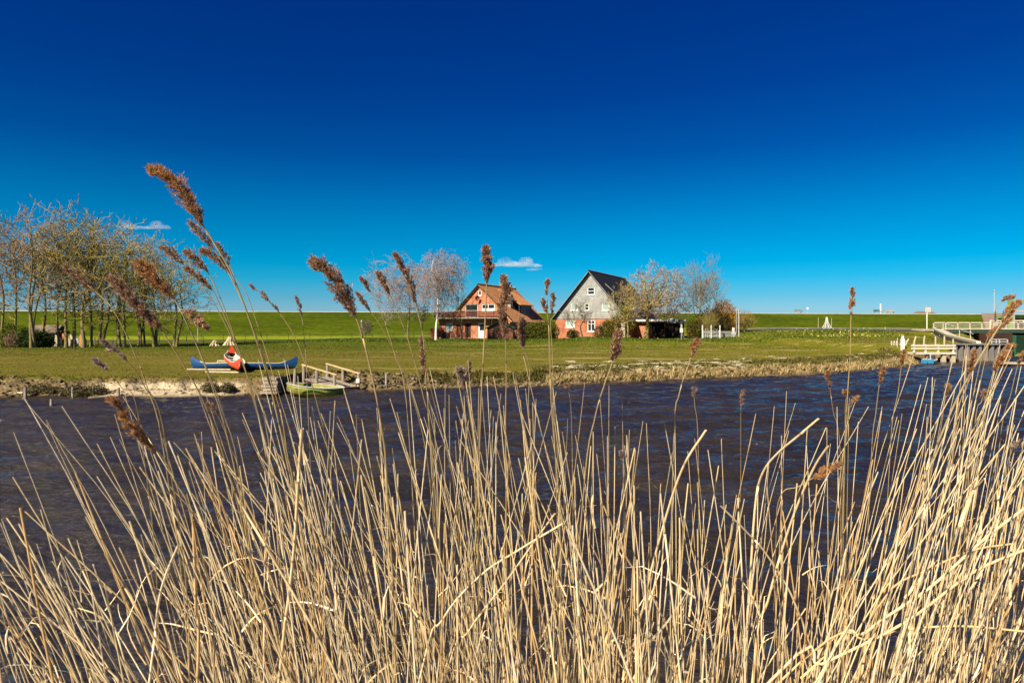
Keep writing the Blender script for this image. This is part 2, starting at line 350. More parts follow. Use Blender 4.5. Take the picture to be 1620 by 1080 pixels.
def tiles(name, a, b):
    m = NM(name); c = m.n('ShaderNodeTexCoord'); s = m.n('ShaderNodeSeparateXYZ'); m.l(c.outputs['Object'], s.inputs[0])
    def saw(o, fr):
        x = m.n('ShaderNodeMath', operation='MULTIPLY'); m.l(o, x.inputs[0]); x.inputs[1].default_value = fr
        y = m.n('ShaderNodeMath', operation='FRACT'); m.l(x.outputs[0], y.inputs[0]); return y.outputs[0]
    f = saw(s.outputs[2], 3.6); g = saw(s.outputs[1], 3.3)
    n = m.noise(m.coord('Object', (1, 1, 1)), 1.6, 6, .7); n2 = m.noise(m.coord('Object', (1.5, 1.5, 3.6)), 3, 2, .6)
    cc = m.mix(m.ramp(n, [(.35, (0, 0, 0)), (.65, (1, 1, 1))]), a, b)
    cc = m.mix(m.ramp(n2, [(.4, (0, 0, 0)), (.6, (.6, .6, .6))]), cc, tuple(x*.45 for x in a))
    h = m.n('ShaderNodeMath', operation='MULTIPLY_ADD'); m.l(g, h.inputs[0]); h.inputs[1].default_value = .3; m.l(f, h.inputs[2])
    m.bump(h.outputs[0], 1, .05); return m.fin(cc, .8, .25)
tile = tiles('brown_roof_tiles', (.60, .26, .10), (.78, .38, .16))
class Facade:
    def __init__(s, x, y, z, deg): s.x, s.y, s.z, s.a = x, y, z, R(deg)
    def uw(s, px, py, v=0):
        c, n = math.cos(s.a), math.sin(s.a); x0 = s.x+n*v; y0 = s.y+c*v; r = (px-CX)/FP
        u = (r*y0-x0)/(c+r*n); d = y0-u*n; return u, Z(py, d)-s.z
    def rect(s, x0, y0, x1, y1, v=0):
        u0, w1 = s.uw(x0, y0, v); u1, w0 = s.uw(x1, y1, v); return u0, u1, w0, w1
def wall_with_holes(pts, holes, v0, th, name, m, parent):
    """outline in (u, w), openings as rectangles, outer face at v0, reveals th deep"""
    bm = bmesh.new(); loops = []
    for lp in [pts]+[[(a, c), (b, c), (b, d), (a, d)] for a, b, c, d in holes]:
        vs = [bm.verts.new((u, v0, w_)) for u, w_ in lp]; es = [bm.edges.new((vs[i], vs[(i+1) % len(vs)])) for i in range(len(vs))]; loops.append((vs, es))
    bmesh.ops.triangle_fill(bm, use_beauty=True, edges=[e for _, es in loops for e in es], normal=(0, -1, 0))
    for vs, _ in loops:
        b = [bm.verts.new((v.co.x, v0+th, v.co.z)) for v in vs]
        for i in range(len(vs)): bm.faces.new((vs[i], vs[(i+1) % len(vs)], b[(i+1) % len(vs)], b[i]))
    bmesh.ops.recalc_face_normals(bm, faces=bm.faces)
    me = bpy.data.meshes.new(name); bm.to_mesh(me); bm.free(); me.materials.append(m)
    return link(bpy.data.objects.new(name, me), parent)
def window(parent, r, v0, cols=2, rows=1, fr=.09, pane=None, name='window', sill=True, sash=None):
    u0, u1, w0, w1 = r; mb = MB(); a, b = v0+.06, v0+.14
    mb.box(u0, u1, a, b, w0, w0+fr).box(u0, u1, a, b, w1-fr, w1).box(u0, u0+fr, a+.001, b, w0+fr, w1-fr).box(u1-fr, u1, a+.001, b, w0+fr, w1-fr)
    for i in range(1, cols):
        x = u0+(u1-u0)*i/cols; mb.box(x-.05, x+.05, a+.002, b, w0+fr, w1-fr)
    for i in range(1, rows):
        z = w0+(w1-w0)*(i/rows if sash is None else sash); mb.box(u0+fr, u1-fr, a+.004, b-.001, z-.04, z+.04)
    o = MB().box(u0+.02, u1-.02, v0+.10, v0+.13, w0+.02, w1-.02).build(name, pane or glass, parent)
    mb.build('frame', white, o)
    if sill: MB().box(u0-.06, u1+.06, v0-.07, v0+.06, w0-.09, w0-.002).build('sill', white, o)
    return o
def slab(mb, a, b, c, d, th):           # a roof plane: four corners, thickness downwards along the normal
    a, b, c, d = map(Vector, (a, b, c, d)); n = (b-a).cross(d-a).normalized()*th
    return mb.add([a, b, c, d, a-n, b-n, c-n, d-n], [(0, 1, 2, 3), (7, 6, 5, 4), (0, 4, 5, 1), (1, 5, 6, 2), (2, 6, 7, 3), (3, 7, 4, 0)])
# ---- orange brick house with balcony
HX, HY, HZ0 = -4.74, 98.0, .96
fa = Facade(HX, HY, HZ0, 25)
bh = empty('brick_house', (HX, HY, HZ0-.1), R(-25), 'orange brick house with brown tiled roof and a brown balcony', 'house')
bh_off = .1
fa.z = HZ0-.1
ridge = 7.85; L = 12.2
r_top = fa.rect(756.2, 459, 761.6, 467.6); r_l = fa.rect(736, 480.8, 756, 502.5); r_r = fa.rect(761.7, 480.8, 782.6, 493)
r_w = fa.rect(704.8, 510.8, 716.2, 522.8); r_d = fa.rect(756, 510.4, 768, 534.6); r_d1 = fa.rect(722, 513, 728.4, 533); r_d2 = fa.rect(736, 511.5, 745, 534)
wall_with_holes([(-6.7, -.3), (4.9, -.3), (4.9, 2.95), (0, ridge-.12), (-4.4, 3.45), (-4.4, 3.08), (-6.7, 3.08)], [r_top, r_l, r_r, r_w, r_d, r_d1, r_d2], 0, .22, 'gable_wall', brick_a, bh)
mb = MB().box(4.68, 4.9, .223, L, -.3, 2.9).box(-6.7, -6.5, .223, 7.5, -.3, 3.0).box(-6.5, -4.4, 7.3, 7.5, -.3, 3.0)
mb.add([(-4.4, L, -.3), (4.9, L, -.3), (4.9, L, 2.95), (0, L, ridge-.15), (-4.4, L, 3.4)], [(0, 1, 2, 3, 4)]); mb.box(-4.5, -4.4, 7.5, L, -.3, 3.4)
mb.build('side_wall', brick_a, bh)
MB().box(-6.48, -4.3, .23, 7.3, 2.90, 3.0).build('flat_roof', zinc, bh)
window(bh, r_top, 0, 1, 1, .12); o = window(bh, r_l, 0, 1, 1, .1)
MB().box(r_l[0]+1.0, r_l[0]+1.15, .15, .18, r_l[2]+1.3, r_l[3]-.1).box(r_l[1]-.35, r_l[1]-.25, .15, .18, r_l[2]+1.2, r_l[3]-.3).build('curtain', curtain, o)
o = window(bh, r_r, 0, 2, 1, .12, sill=False)
MB().box(r_r[0]+.1, r_r[1]-.1, .075, .09, r_r[2]+.1, r_r[2]+.5).build('curtain', curtain, o)
window(bh, r_w, 0, 1, 1, .13, glass_pale)
def door(parent, r, v0, m, glassed, fr=.12):
    u0, u1, w0, w1 = r; d = MB().box(u0+fr, u1-fr, v0+.12, v0+.17, w0, w1-fr)
    o = d.build('door', m, parent); f = MB().box(u0, u0+fr, v0+.08, v0+.18, w0, w1).box(u1-fr, u1, v0+.08, v0+.18, w0, w1).box(u0+fr, u1-fr, v0+.08, v0+.18, w1-fr, w1)
    f.build('frame', white if m is white else m, o)
    if glassed: MB().box(u0+fr+.12, u1-fr-.12, v0+.105, v0+.119, w0+(w1-w0)*.5, w1-fr-.12).build('pane', glass, o)
    MB().box(u1-fr-.1, u1-fr-.05, v0+.07, v0+.12, w0+.95, w0+1.1).build('handle', zinc, o)
    return o
door(bh, r_d, 0, white, True); o = door(bh, r_d1, 0, red_wood, False, .06); o['label'] = 'dark red narrow door'; o = door(bh, r_d2, 0, dark_wood, False, .06); o['label'] = 'dark brown door'
# roof
mb = MB(); ov = .35; k = (ridge-2.75)/5.0
def rz(u): return ridge-abs(u)*k*.985
slab(mb, (0, -ov, ridge+.1), (0, L+ov, ridge+.1), (-4.75, L+ov, rz(4.75)+.1), (-4.75, -ov, rz(4.75)+.1), .16)
slab(mb, (5.35, -ov, rz(5.35)+.1), (5.35, L+ov, rz(5.35)+.1), (0, L+ov, ridge+.1), (0, -ov, ridge+.1), .16)
roof = mb.build('roof', tile, bh)
mb = MB(); 
for s_ in (-1, 1): mb.bar((0, -ov-.02, ridge+.0), (s_*(4.8 if s_ < 0 else 5.38), -ov-.02, rz(5.0)+.02 if s_ > 0 else rz(4.8)), .05, .22, up=(0, 1, 0))
mb.build('bargeboard', dark_wood, roof)
mb = MB(); mb.tube([(0, -ov, ridge+.12), (0, L+ov, ridge+.12)], .12, 8); mb.build('ridge_tiles', tile, roof)
mb = MB(); mb.tube([(5.42, -ov, rz(5.35)), (5.42, L+ov, rz(5.35))], .08, 6); mb.build('gutter', zinc, roof)
u_, v_ = 0.0, 7.9
c = MB(); c.box(-.35, .45, 7.5, 8.4, ridge-.6, 8.52).build('chimney', brick_a, roof)
MB().box(-.42, .52, 7.43, 8.47, 8.523, 8.62).build('chimney_cap', zinc, roof)
c = MB().box(2.6, 3.35, 3.5, 4.4, 4.0, 6.5).build('chimney_stack', zinc, roof); c['label'] = 'wide grey clad chimney stack'
# dormer on the right hand slope
d0, d1, uf, zb, zt = 5.3, 9.6, 4.05, 3.45, 5.15
mb = MB(); ub = .9
mb.add([(uf, d0, zb), (uf, d0, zt), (ub, d0, zt+1.35), (uf, d1, zb), (uf, d1, zt), (ub, d1, zt+1.35)], [(0, 1, 2), (3, 5, 4), (0, 3, 4, 1)])
mb.add([(ub, d0, zt+1.35), (ub-.1, d0, zb), (uf, d0, zb)], [(0, 1, 2)])
dm = mb.build('dormer', slate, bh)
slab(MB(), (uf+.3, d0-.3, zt-.02), (uf+.3, d1+.3, zt-.02), (.6, d1+.3, ridge-.35), (.6, d0-.3, ridge-.35), .12).build('dormer_roof', tile, dm)
mb = MB()
for i in range(3):
    a = d0+.5+i*1.15; mb.box(uf+.004, uf+.06, a, a+1.0, zb+.35, zt-.15)
mb.build('window', zinc, dm); mb = MB()
for i in range(3):
    a = d0+.6+i*1.15; mb.box(uf+.062, uf+.07, a, a+.8, zb+.45, zt-.25)
mb.build('pane', paint('sky_lit_glass', (.10, .16, .20), .15, .2, 2, spec=.6), dm)
# balcony
bw0 = 2.98; zt = fa.uw(740, 491.6)[1]; u0b = -6.8; u1b = fa.uw(806, 500)[0]-.5
bal = MB().box(u0b, u1b, -1.15, -.003, bw0, bw0+.16).build('balcony', dark_wood, bh)
MB().box(u0b-.02, u1b+.02, -1.19, -1.152, bw0+.06, bw0+.13).build('edge_strip', paint('old_cream', (.5, .46, .38), .7, .2, 3), bal)
mb = MB()
for i in range(3): z = bw0+.3+i*.27; mb.box(u0b, u1b, -1.13, -1.10, z, z+.19).box(u0b, u0b+.03, -1.1, 0, z, z+.19)
mb.box(-6.75, -6.7, 0, 7, bw0+.3, bw0+.95); mb.build('railing_boards', paint('rail_wood', (.10, .030, .016), .8, .4, 3), bal)
mb = MB(); mb.box(u0b-.03, u1b, -1.17, -1.07, bw0+1.14, bw0+1.21); mb.build('handrail', paint('bleached_wood', (.42, .36, .28), .8, .3, 3), bal)
for i in range(9):
    u = u0b+.05+(u1b-u0b-.1)*i/8; MB().box(u-.04, u+.04, -1.10, -1.04, bw0+.16, bw0+1.14).build('post', dark_wood, bal)
for u in (-6.6, -2.2, 2.6): MB().box(u-.06, u+.06, -1.08, -.96, -.05, bw0).build('support_post', dark_wood, bal)
# satellite dish
dx_, dz_ = fa.uw(755.2, 471.5, -.45); bm = bmesh.new(); bmesh.ops.create_uvsphere(bm, u_segments=20, v_segments=10, radius=.75)
bmesh.ops.delete(bm, geom=[v for v in bm.verts if v.co.z > -.56], context='VERTS')
for v in bm.verts: v.co.z += .72
me = bpy.data.meshes.new('satellite_dish'); bm.to_mesh(me); bm.free(); me.materials.append(paint('dish_red', (.20, .022, .015), .5, .2, 3))
o = empty('satellite_dish', (0, 0, 0)); o.parent = bh; o.location = (dx_, -.45, dz_); 
d_ = link(bpy.data.objects.new('reflector', me), o); d_.rotation_euler = (R(-100), 0, R(-150)); d_.scale = (.72, .85, 1)
md = d_.modifiers.new('th', 'SOLIDIFY'); md.thickness = .02
MB().bar((0, 0, 0), (.05, .47, -.1), .05).bar((0, 0, -.3), (-.28, -.45, -.12), .025).box(-.33, -.23, -.5, -.4, -.16, -.06).build('bracket', zinc, o)
# brown board fence and bin by the left end
mb = MB(); q0 = fa.uw(681, 536, -.6)[0]
for i in range(14): mb.box(q0+i*.16, q0+i*.16+.15, -.62, -.58, 0, 1.62)
o = mb.build('board_fence', red_wood); o.location = (HX, HY, HZ0-.15); o.rotation_euler = (0, 0, R(-25)); tag(o, 'red brown upright board fence at the left end of the brick house', 'fence')
o = MB().box(-.28, .28, -.35, .35, .06, .95).box(-.31, .31, -.38, .38, .952, 1.02).build('rubbish_bin', paint('black_plastic', (.015, .016, .018), .5, .2, 3)); o.location = P(709, 519, 97) + Vector((0, 0, 0)); o.location.z = HZ0-.12
tag(o, 'black wheeled rubbish bin standing under the small ground floor window', 'bin')
# wooden playhouse shed with green roof edge
sx, sy = X(790, 92.5), 92.5; sz = float(hfield(sx, sy))
sh = empty('garden_shed', (sx, sy, sz-.03), R(-14), 'red brown garden shed with green edged gable roof in front of the brick house', 'shed')
MB().poly_prism([(-1.7, 0), (1.9, 0), (1.9, 1.65), (0, 2.35), (-1.7, 1.6)], 0, 2.4).build('wall', paint('shed_wood', (.17, .06, .04), .8, .4, 5), sh)
gp = paint('green_paint', (.02, .17, .035), .6, .3, 4)
mb = MB(); slab(mb, (0, -.25, 2.5), (0, 2.6, 2.5), (-1.95, 2.6, 1.6), (-1.95, -.25, 1.6), .08); slab(mb, (2.2, -.25, 1.62), (2.2, 2.6, 1.62), (0, 2.6, 2.5), (0, -.25, 2.5), .08); rf = mb.build('roof', slate, sh)
mb = MB().bar((0, -.27, 2.47), (-1.97, -.27, 1.56), .05, .16, up=(0, 1, 0)).bar((0, -.27, 2.47), (2.2, -.27, 1.58), .05, .16, up=(0, 1, 0)); mb.build('bargeboard', gp, rf)
mb = MB().bar((-1.55, -.06, 1.32), (1.7, -.06, 1.36), .05, .08, up=(0, 1, 0)).bar((-.9, -.06, 0), (-.9, -.06, 1.32), .08).bar((-.9, -.06, .95), (-.55, -.06, 1.3), .05); mb.build('beam', paint('mossy_wood', (.12, .14, .05), .8, .4, 4), sh)
# ---- grey gabled house
GX, GY, GZ = 11.39, 100.0, 1.08
fg = Facade(GX, GY, GZ, 26)
gh = empty('grey_house', (GX, GY, GZ), R(-26), 'tall house with pale grey clad gable over red brick and a steep dark slate roof', 'house')
ridge = 9.7; L = 18.0; hw = 5.9; ez = 2.7; k = (ridge-ez)/hw
mid = fg.uw(933, 504)[1]
r1 = fg.rect(929.3, 454.3, 941, 466.3); r2 = fg.rect(902.8, 478.8, 914.2, 491); r3 = fg.rect(924.6, 479.3, 932.3, 491.2); r4 = fg.rect(952, 479, 964, 491)
wall_with_holes([(-hw+.42, mid), (hw-.42, mid), (hw-.42, ez+.5), (0, ridge-.05), (-hw+.42, ez+.5)], [r1, r2, r3, r4], -.06, .2, 'gable_cladding', pale_slate, gh)
r5 = fg.rect(894.6, 505.6, 909, 517.8); r6 = fg.rect(929, 506, 941.6, 524.2)
wall_with_holes([(-hw+.5, -.2), (hw-.5, -.2), (hw-.5, mid-.003), (-hw+.5, mid-.003)], [r5, r6], 0, .2, 'brick_wall', brick_b, gh)
mb = MB().box(-hw+.5, -hw+.7, .203, L, -.2, ez+.3).box(hw-.7, hw-.5, .203, L, -.2, ez+.3)
mb.add([(-hw+.7, L-.01, -.2), (hw-.7, L-.01, -.2), (hw-.7, L-.01, ez), (0, L-.01, ridge-.2), (-hw+.7, L-.01, ez)], [(0, 1, 2, 3, 4)]); mb.build('side_wall', brick_b, gh)
for r in (r1, r2, r4): window(gh, r, -.06, 1, 2 if r is r1 else 1, .12, glass_pale if r is not r1 else None)
window(gh, r3, -.06, 1, 2, .13); window(gh, r5, 0, 2, 1, .17, glass_pale); window(gh, r6, 0, 2, 2, .14, sash=.66)
mb = MB(); ov = .45
slab(mb, (0, -ov, ridge+.15), (0, L+.3, ridge+.15), (-hw, L+.3, ez+.12), (-hw, -ov, ez+.12), .2)
slab(mb, (hw, -ov, ez+.12), (hw, L+.3, ez+.12), (0, L+.3, ridge+.15), (0, -ov, ridge+.15), .2)
roof = mb.build('roof', slate, gh)
mb = MB()
for s_ in (-1, 1): mb.bar((0, -ov-.03, ridge-.02), (s_*hw*1.0, -ov-.03, ez-.03), .06, .34, up=(0, 1, 0))
mb.build('bargeboard', pale_slate, roof)
mb = MB().tube([(0, -ov, ridge+.17), (0, L+.3, ridge+.17)], .1, 8); mb.build('ridge_cap', zinc, roof)
# roof light and dormer on the right slope
u = 1.75; zz = ridge-u*k+.2; 
MB().bar((u-.1, 2.2, zz+.18), (u+.95, 2.9, zz-.95), .28, .08, up=(.75, 0, .66)).build('roof_light', zinc, roof)
d0, d1, uf, zb, zt = 6.2, 9.8, 4.9, 3.2, 5.3
mb = MB(); mb.add([(uf, d0, zb), (uf, d0, zt), (2.9, d0, zt+.5), (2.9, d0, zb), (uf, d1, zb), (uf, d1, zt), (2.9, d1, zt+.5)], [(0, 1, 2, 3), (0, 4, 5, 1), (4, 6, 5)])
dm = mb.build('dormer', zinc, gh)
slab(MB(), (uf+.2, d0-.2, zt+.02), (uf+.2, d1+.2, zt+.02), (2.6, d1+.2, zt+.62), (2.6, d0-.2, zt+.62), .1).build('dormer_roof', slate, dm)
MB().box(3.6, 4.6, d0-.03, d0-.004, zb+.9, zt-.1).box(uf+.004, uf+.04, d0+.4, d1-.4, zb+.6, zt-.3).build('window', glass, dm)
MB().box(3.5, 3.6, d0-.05, d0-.004, zb+.8, zt-.02).box(4.6, 4.7, d0-.05, d0-.004, zb+.8, zt-.02).build('window_frame', white, dm)
# low annex with white eaves
ax = MB().box(hw-.49, 11.4, 4.2, 9.5, -.2, 2.55).build('annex_wall', brick_b, gh)
MB().box(hw-.48, 12.1, 3.5, 9.8, 2.56, 2.64).build('flat_roof', slate, gh); MB().box(hw-.3, 12.15, 3.42, 3.497, 2.42, 2.70).build('eaves_board', white, gh)
MB().box(7.2, 8.0, 4.12, 4.197, 0, 2.0).build('door', red_wood, gh); MB().box(9, 10.4, 4.14, 4.197, .8, 1.9).build('window', glass, gh)
# stone gate pillar, wood store, caravan shelter
def ground(x, y): return float(hfield(x, y))
def put(o, px, D, dz=0, rz=0): x = X(px, D); o.location = (x, D, ground(x, D)+dz); o.rotation_euler = (0, 0, rz); return o
o = MB().box(-.22, .22, -.22, .22, -.1, 2.0).box(-.26, .26, -.26, .26, 2.0, 2.1).build('gate_pillar', paint('weathered_stone', (.50, .46, .36), .9, .35, 4)); put(o, 985.5, 92); tag(o, 'pale stone gate pillar beside the yellow bushes', 'pillar')
def woodstore(px, D, wd, ht, dp):
    t = empty('wood_store', (0, 0, 0), 0, 'dark wood store stacked with logs beside the big pruned tree', 'wood store'); put(t, px, D)
    MB().box(-wd/2, wd/2, dp, dp+.05, 0, ht-.1).box(-wd/2, -wd/2+.06, 0, dp, 0, ht-.1).box(wd/2-.06, wd/2, 0, dp, 0, ht-.1).build('wall', dark_wood, t)
    MB().box(-wd/2-.2, wd/2+.2, -.2, dp+.2, ht-.1, ht).build('roof', slate, t)
    mb = MB(); r_ = random.Random(3)
    for i in range(int(wd/.17)):
        for j in range(int((ht-.5)/.16)):
            x = -wd/2+.15+i*.17+r_.uniform(-.02, .02); z = .1+j*.16; g_ = r_.uniform(.2, 1)
            mb.tube([(x, .1+r_.uniform(-.08, .08), z), (x, .9, z)], r_.uniform(.06, .085), 6, c=(g_, g_, g_))
    mm = leafmat('cut_logs', [(0, (.08, .05, .04)), (.5, (.20, .13, .10)), (1, (.36, .25, .18))], 0)
    for q in range(0): pass
    mb2 = MB(); mb2.v, mb2.f, mb2.c, mb2.hasc = [tuple(v) for v in mb.v], mb.f, mb.c, True
    # logs' near ends
    mb2.build('log_stack', mm, t); return t
woodstore(1041, 95, 1.9, 2.35, 1.6)
t = empty('garden_hut', (0, 0, 0), 0, 'low dark flat roofed hut with white rounded roof box left of the white railing', 'hut'); put(t, 1071, 97)
hut_wall = paint('hut_wall', (.07, .05, .035), .85, .4, 4)
MB().box(-1.6, .55, .5, 3.2, 0, 2.2).build('wall', dark_wood, t); MB().box(.553, 1.2, .8, 3.0, 0, 2.1).build('side_wall', hut_wall, t)
MB().box(-1.3, 1.5, -.1, 3.4, 2.2, 2.42).build('roof', zinc, t)
MB().box(.5, .74, -.05, .1, .2, 2.1).build('post', white, t); MB().box(-.75, -.65, -.05, .05, 0, 2.2).build('post', dark_wood, t)
bm = bmesh.new(); bmesh.ops.create_uvsphere(bm, u_segments=16, v_segments=8, radius=1)
for v in bm.verts: v.co = Vector((v.co.x*.72-.4, v.co.y*.6+1, 2.42+max(0, v.co.z)*.42))
me = bpy.data.meshes.new('roof_dome'); bm.to_mesh(me); bm.free(); me.materials.append(white); link(bpy.data.objects.new('roof_dome', me), t)
t = empty('low_building', (0, 0, 0), 0, 'low shaded outbuilding with dark front behind the wood store', 'outbuilding'); put(t, 1050, 101)
MB().box(-3.4, 3.0, 0, 4, 0, 2.5).build('wall', dark_wood, t); MB().box(-3.6, 3.4, -.3, 4.2, 2.5, 2.72).build('roof', zinc, t)
MB().box(1.2, 2.2, -.05, -.003, 0, 1.9).build('door', hut_wall, t)
# white letter box on post
t = empty('letter_box', (0, 0, 0), 0, 'small white box on a post in front of the garden hut', 'letter box'); put(t, 1078, 90)
MB().box(-.035, .035, -.035, .035, 0, 1.0).bar((.05, 0, .8), (.45, 0, 0), .04).build('post', zinc, t); MB().box(-.19, .19, -.1, .1, .95, 1.5).build('box', white, t)
# ornate white railing
t = empty('garden_railing', (0, 0, 0), 0, 'white ornamental railing with three tall posts before the dark bushes', 'railing'); put(t, 1125, 88)
wd = 2.25
for i in range(3): MB().box(-wd/2+i*wd/2-.06, -wd/2+i*wd/2+.06, -.05, .05, 0, 1.75).build('post', white, t)
mb = MB()
for z in (.28, .78): mb.box(-wd/2, wd/2, -.02, .02, z, z+.05)
for i in range(9):
    x = -wd/2+.13+i*wd/9; mb.box(x-.012, x+.012, -.012, .012, .1, 1.05+.3*abs(math.sin((i+.5)*math.pi/4.5)))
for i in range(8):
    x = -wd/2+.27+i*.26; pts = [(x+.1*math.cos(a*.7854), 0, .5+.1*math.sin(a*.7854)) for a in range(9)]; mb.tube(pts, .014, 4)
    pts = [(x+.06*math.cos(a*.7854), 0, .95+.07*math.sin(a*.7854)) for a in range(9)]; mb.tube(pts, .014, 4)
mb.build('scrollwork', white, t)
# low slatted fence right of it
t = empty('picket_fence', (0, 0, 0), 0, 'low grey picket fence running right from the white railing', 'fence'); put(t, 1151, 89)
mb = MB()
for i in range(15): mb.box(-1.05+i*.15, -1.05+i*.15+.06, -.015, .015, .05, .85)
mb.build('pickets', zinc, t); MB().box(-1.1, 1.15, .02, .05, .25, .31).box(-1.1, 1.15, .02, .05, .65, .71).build('rail', zinc, t)
o = MB().box(-.14, .14, -.1, .1, 0, 1.15).box(-.26, .26, -.2, .2, .3, .46).build('white_stand', white); o.name = 'white_marker'; put(o, 1160, 90); tag(o, 'squat white painted marker box beside the picket fence', 'marker')
def pole(px, D, top, name, label, cat, m, r=.045, lean=0, group=None, base=None):
    t = MB(); x = X(px, D); z0 = ground(x, D) if base is None else base; h = Z(top, D)-z0
    t.tube([(0, 0, -.2), (lean*.5, 0, h*.5), (lean, 0, h)], [r, r*.95, r*.85], 7); o = t.build(name, m); o.location = (x, D, z0); return tag(o, label, cat, group)
grey_pole = paint('grey_pole', (.42, .42, .40), .6, .2, 3); post_wood = paint('bleached_post', (.48, .40, .28), .85, .35, 8)
t = empty('street_lamp', (X(1168.8, 88), 88, ground(X(1168.8, 88), 88)), 0, 'plain grey lamp post right of the orange bush', 'lamp post')
MB().tube([(0, 0, -.1), (0, 0, 3.35)], [.075, .06], 8).build('pole', grey_pole, t); MB().tube([(0, 0, 3.35), (0, 0, 3.42), (0, 0, 3.55)], [.06, .12, .09], 8).build('lamp_head', zinc, t)
pole(1165, 92, 488, 'thin_mast', 'thin bare mast standing behind the lamp post by the orange bush', 'mast', grey_pole, .035)
for px, D, top, lb in ((313, 97, 514, 'thin street lamp by the farm track near the left trees'), (572, 100, 507, 'white street lamp by the farm track in the open field')):
    x = X(px, D); z0 = ground(x, D); h = Z(top, D)-z0; t = empty('street_lamp', (x, D, z0), 0, lb, 'lamp post')
    MB().tube([(0, 0, -.1), (0, 0, h)], [.06, .045], 6).build('pole', grey_pole, t); MB().tube([(0, 0, h-.25), (0, 0, h-.1), (0, 0, h), (0, 0, h+.06)], [.07, .1, .12, .04], 8).build('lamp_head', white, t)
# ---- benches and things on the dike crest
def bench(px, lb, m, ln=1.9):
    D = crest(X(px, 160)); x = X(px, D)
    for _ in range(4): D = crest(x)-.5; x = X(px, D)
    t = empty('park_bench', (x, D, 5.97), R(9), lb, 'bench', 'benches on the dike crest')
    MB().box(-ln/2, ln/2, -.25, .2, .42, .5).build('seat', m, t); MB().box(-ln/2, ln/2, .22, .27, .62, .92).build('backrest', m, t)
    for s_ in (-1, 1): MB().box(s_*ln*.36-.05, s_*ln*.36+.05, -.22, .25, 0, .42).bar((s_*ln*.36, .24, .4), (s_*ln*.36, .26, .9), .06).build('leg', zinc, t)
bench(1263.5, 'brown bench on the dike crest beside the round white sign', paint('bench_wood', (.28, .2, .16), .8, .3, 3), 2.0)
bench(1389, 'dark bench on the dike crest left of the tall white post', paint('bench_dark', (.05, .06, .09), .7, .3, 3), 2.1)
bench(1409.5, 'pale weathered bench on the dike crest right of the tall white post', paint('bench_pale', (.45, .36, .30), .8, .3, 3), 2.1)
bench(650, 'small dark bench on the dike crest behind the bare trees', paint('bench_black', (.04, .04, .04), .7, .3, 3), 1.5)
def on_crest(px):
    x = X(px, 160)
    for _ in range(5): D = crest(x)-.6; x = X(px, D)
    return x, D
x, D = on_crest(1277.5); t = empty('round_sign', (x, D, 5.97), 0, 'round white sign on a thin post on the dike crest', 'sign')
MB().tube([(0, 0, 0), (0, 0, 1.0)], .03, 5).build('post', grey_pole, t); MB().tube([(0, -.02, 1.2), (0, -.05, 1.2)], .27, 16).build('sign_plate', white, t)
x, D = on_crest(1393); o = MB().box(-.13, .13, -.1, .1, 0, 2.35).box(-.15, .15, -.12, .12, 2.35, 2.42).build('white_post', white, loc=(x, D, 5.95)); tag(o, 'tall square white post between two benches on the dike crest', 'post')
x, D = on_crest(1399); o = MB().box(-.12, .12, -.12, .12, 0, .75).box(-.17, .17, -.17, .17, .75, .85).build('litter_bin', zinc, loc=(x, D, 5.95)); tag(o, 'small litter bin between the benches on the dike crest', 'bin')
# far building whose roof shows over the dike
D = 195; t = empty('thatched_building', (X(1462, D), D, 3.0), R(9), 'building behind the dike showing only its low brown roof', 'building')
MB().box(-3, 3, -2.5, 2.5, 0, 2.9).build('wall', brick_b, t)
mb = MB(); mb.add([(-3.4, -2.9, 2.9), (3.4, -2.9, 2.9), (3.4, 2.9, 2.9), (-3.4, 2.9, 2.9), (-2.2, 0, 4.35), (2.2, 0, 4.35)], [(0, 1, 5, 4), (1, 2, 5), (2, 3, 4, 5), (3, 0, 4)]); mb.build('roof', paint('thatch', (.18, .13, .10), .9, .4, 4), t)
# signal sign on the road
D = 97; x = X(1466.5, D); t = empty('road_sign', (x, D, 2.2), 0, 'pale rectangular sign board on a tall post beside the road ramp', 'sign')
h = Z(490, D)-2.2; MB().tube([(0, 0, -.1), (0, 0, h)], .07, 7).build('post', white, t); MB().box(-.28, .5, -.08, -.04, h-.35, h+.35).build('sign_plate', paint('pale_board', (.5, .46, .42), .7, .3, 4), t); MB().tube([(-.05, 0, h+.3), (-.05, 0, h+.6)], .05, 5).build('lamp_head', zinc, t)
# lattice beacon
D = 95; x = X(1308, D); zb = ground(x, D); t = empty('lattice_beacon', (x, D, max(zb, 1.6)), 0, 'white lattice beacon shaped like a narrow cone by the start of the road', 'beacon')
H = Z(501.5, D)-max(zb, 1.6); mb = MB(); rr = lambda q: (.50*(1-q)**2.3+.10)
for k in range(8):
    a = k*math.pi/4; mb.tube([(rr(q)*math.cos(a), rr(q)*math.sin(a), .28+q*(H-.28)) for q in (0, .2, .4, .6, .8, 1)], .032, 5)
    mb.tube([(.2*math.cos(a), .2*math.sin(a), .02), (.62*math.cos(a), .62*math.sin(a), .28)], .03, 5)
mb.build('frame', white, t)
mb = MB()
for q in (0, .18, .4, .68, .95): mb.tube([(rr(q)*math.cos(a*math.pi/6), rr(q)*math.sin(a*math.pi/6), .28+q*(H-.28)) for a in range(13)], .03, 4)
mb.build('ring', white, t)
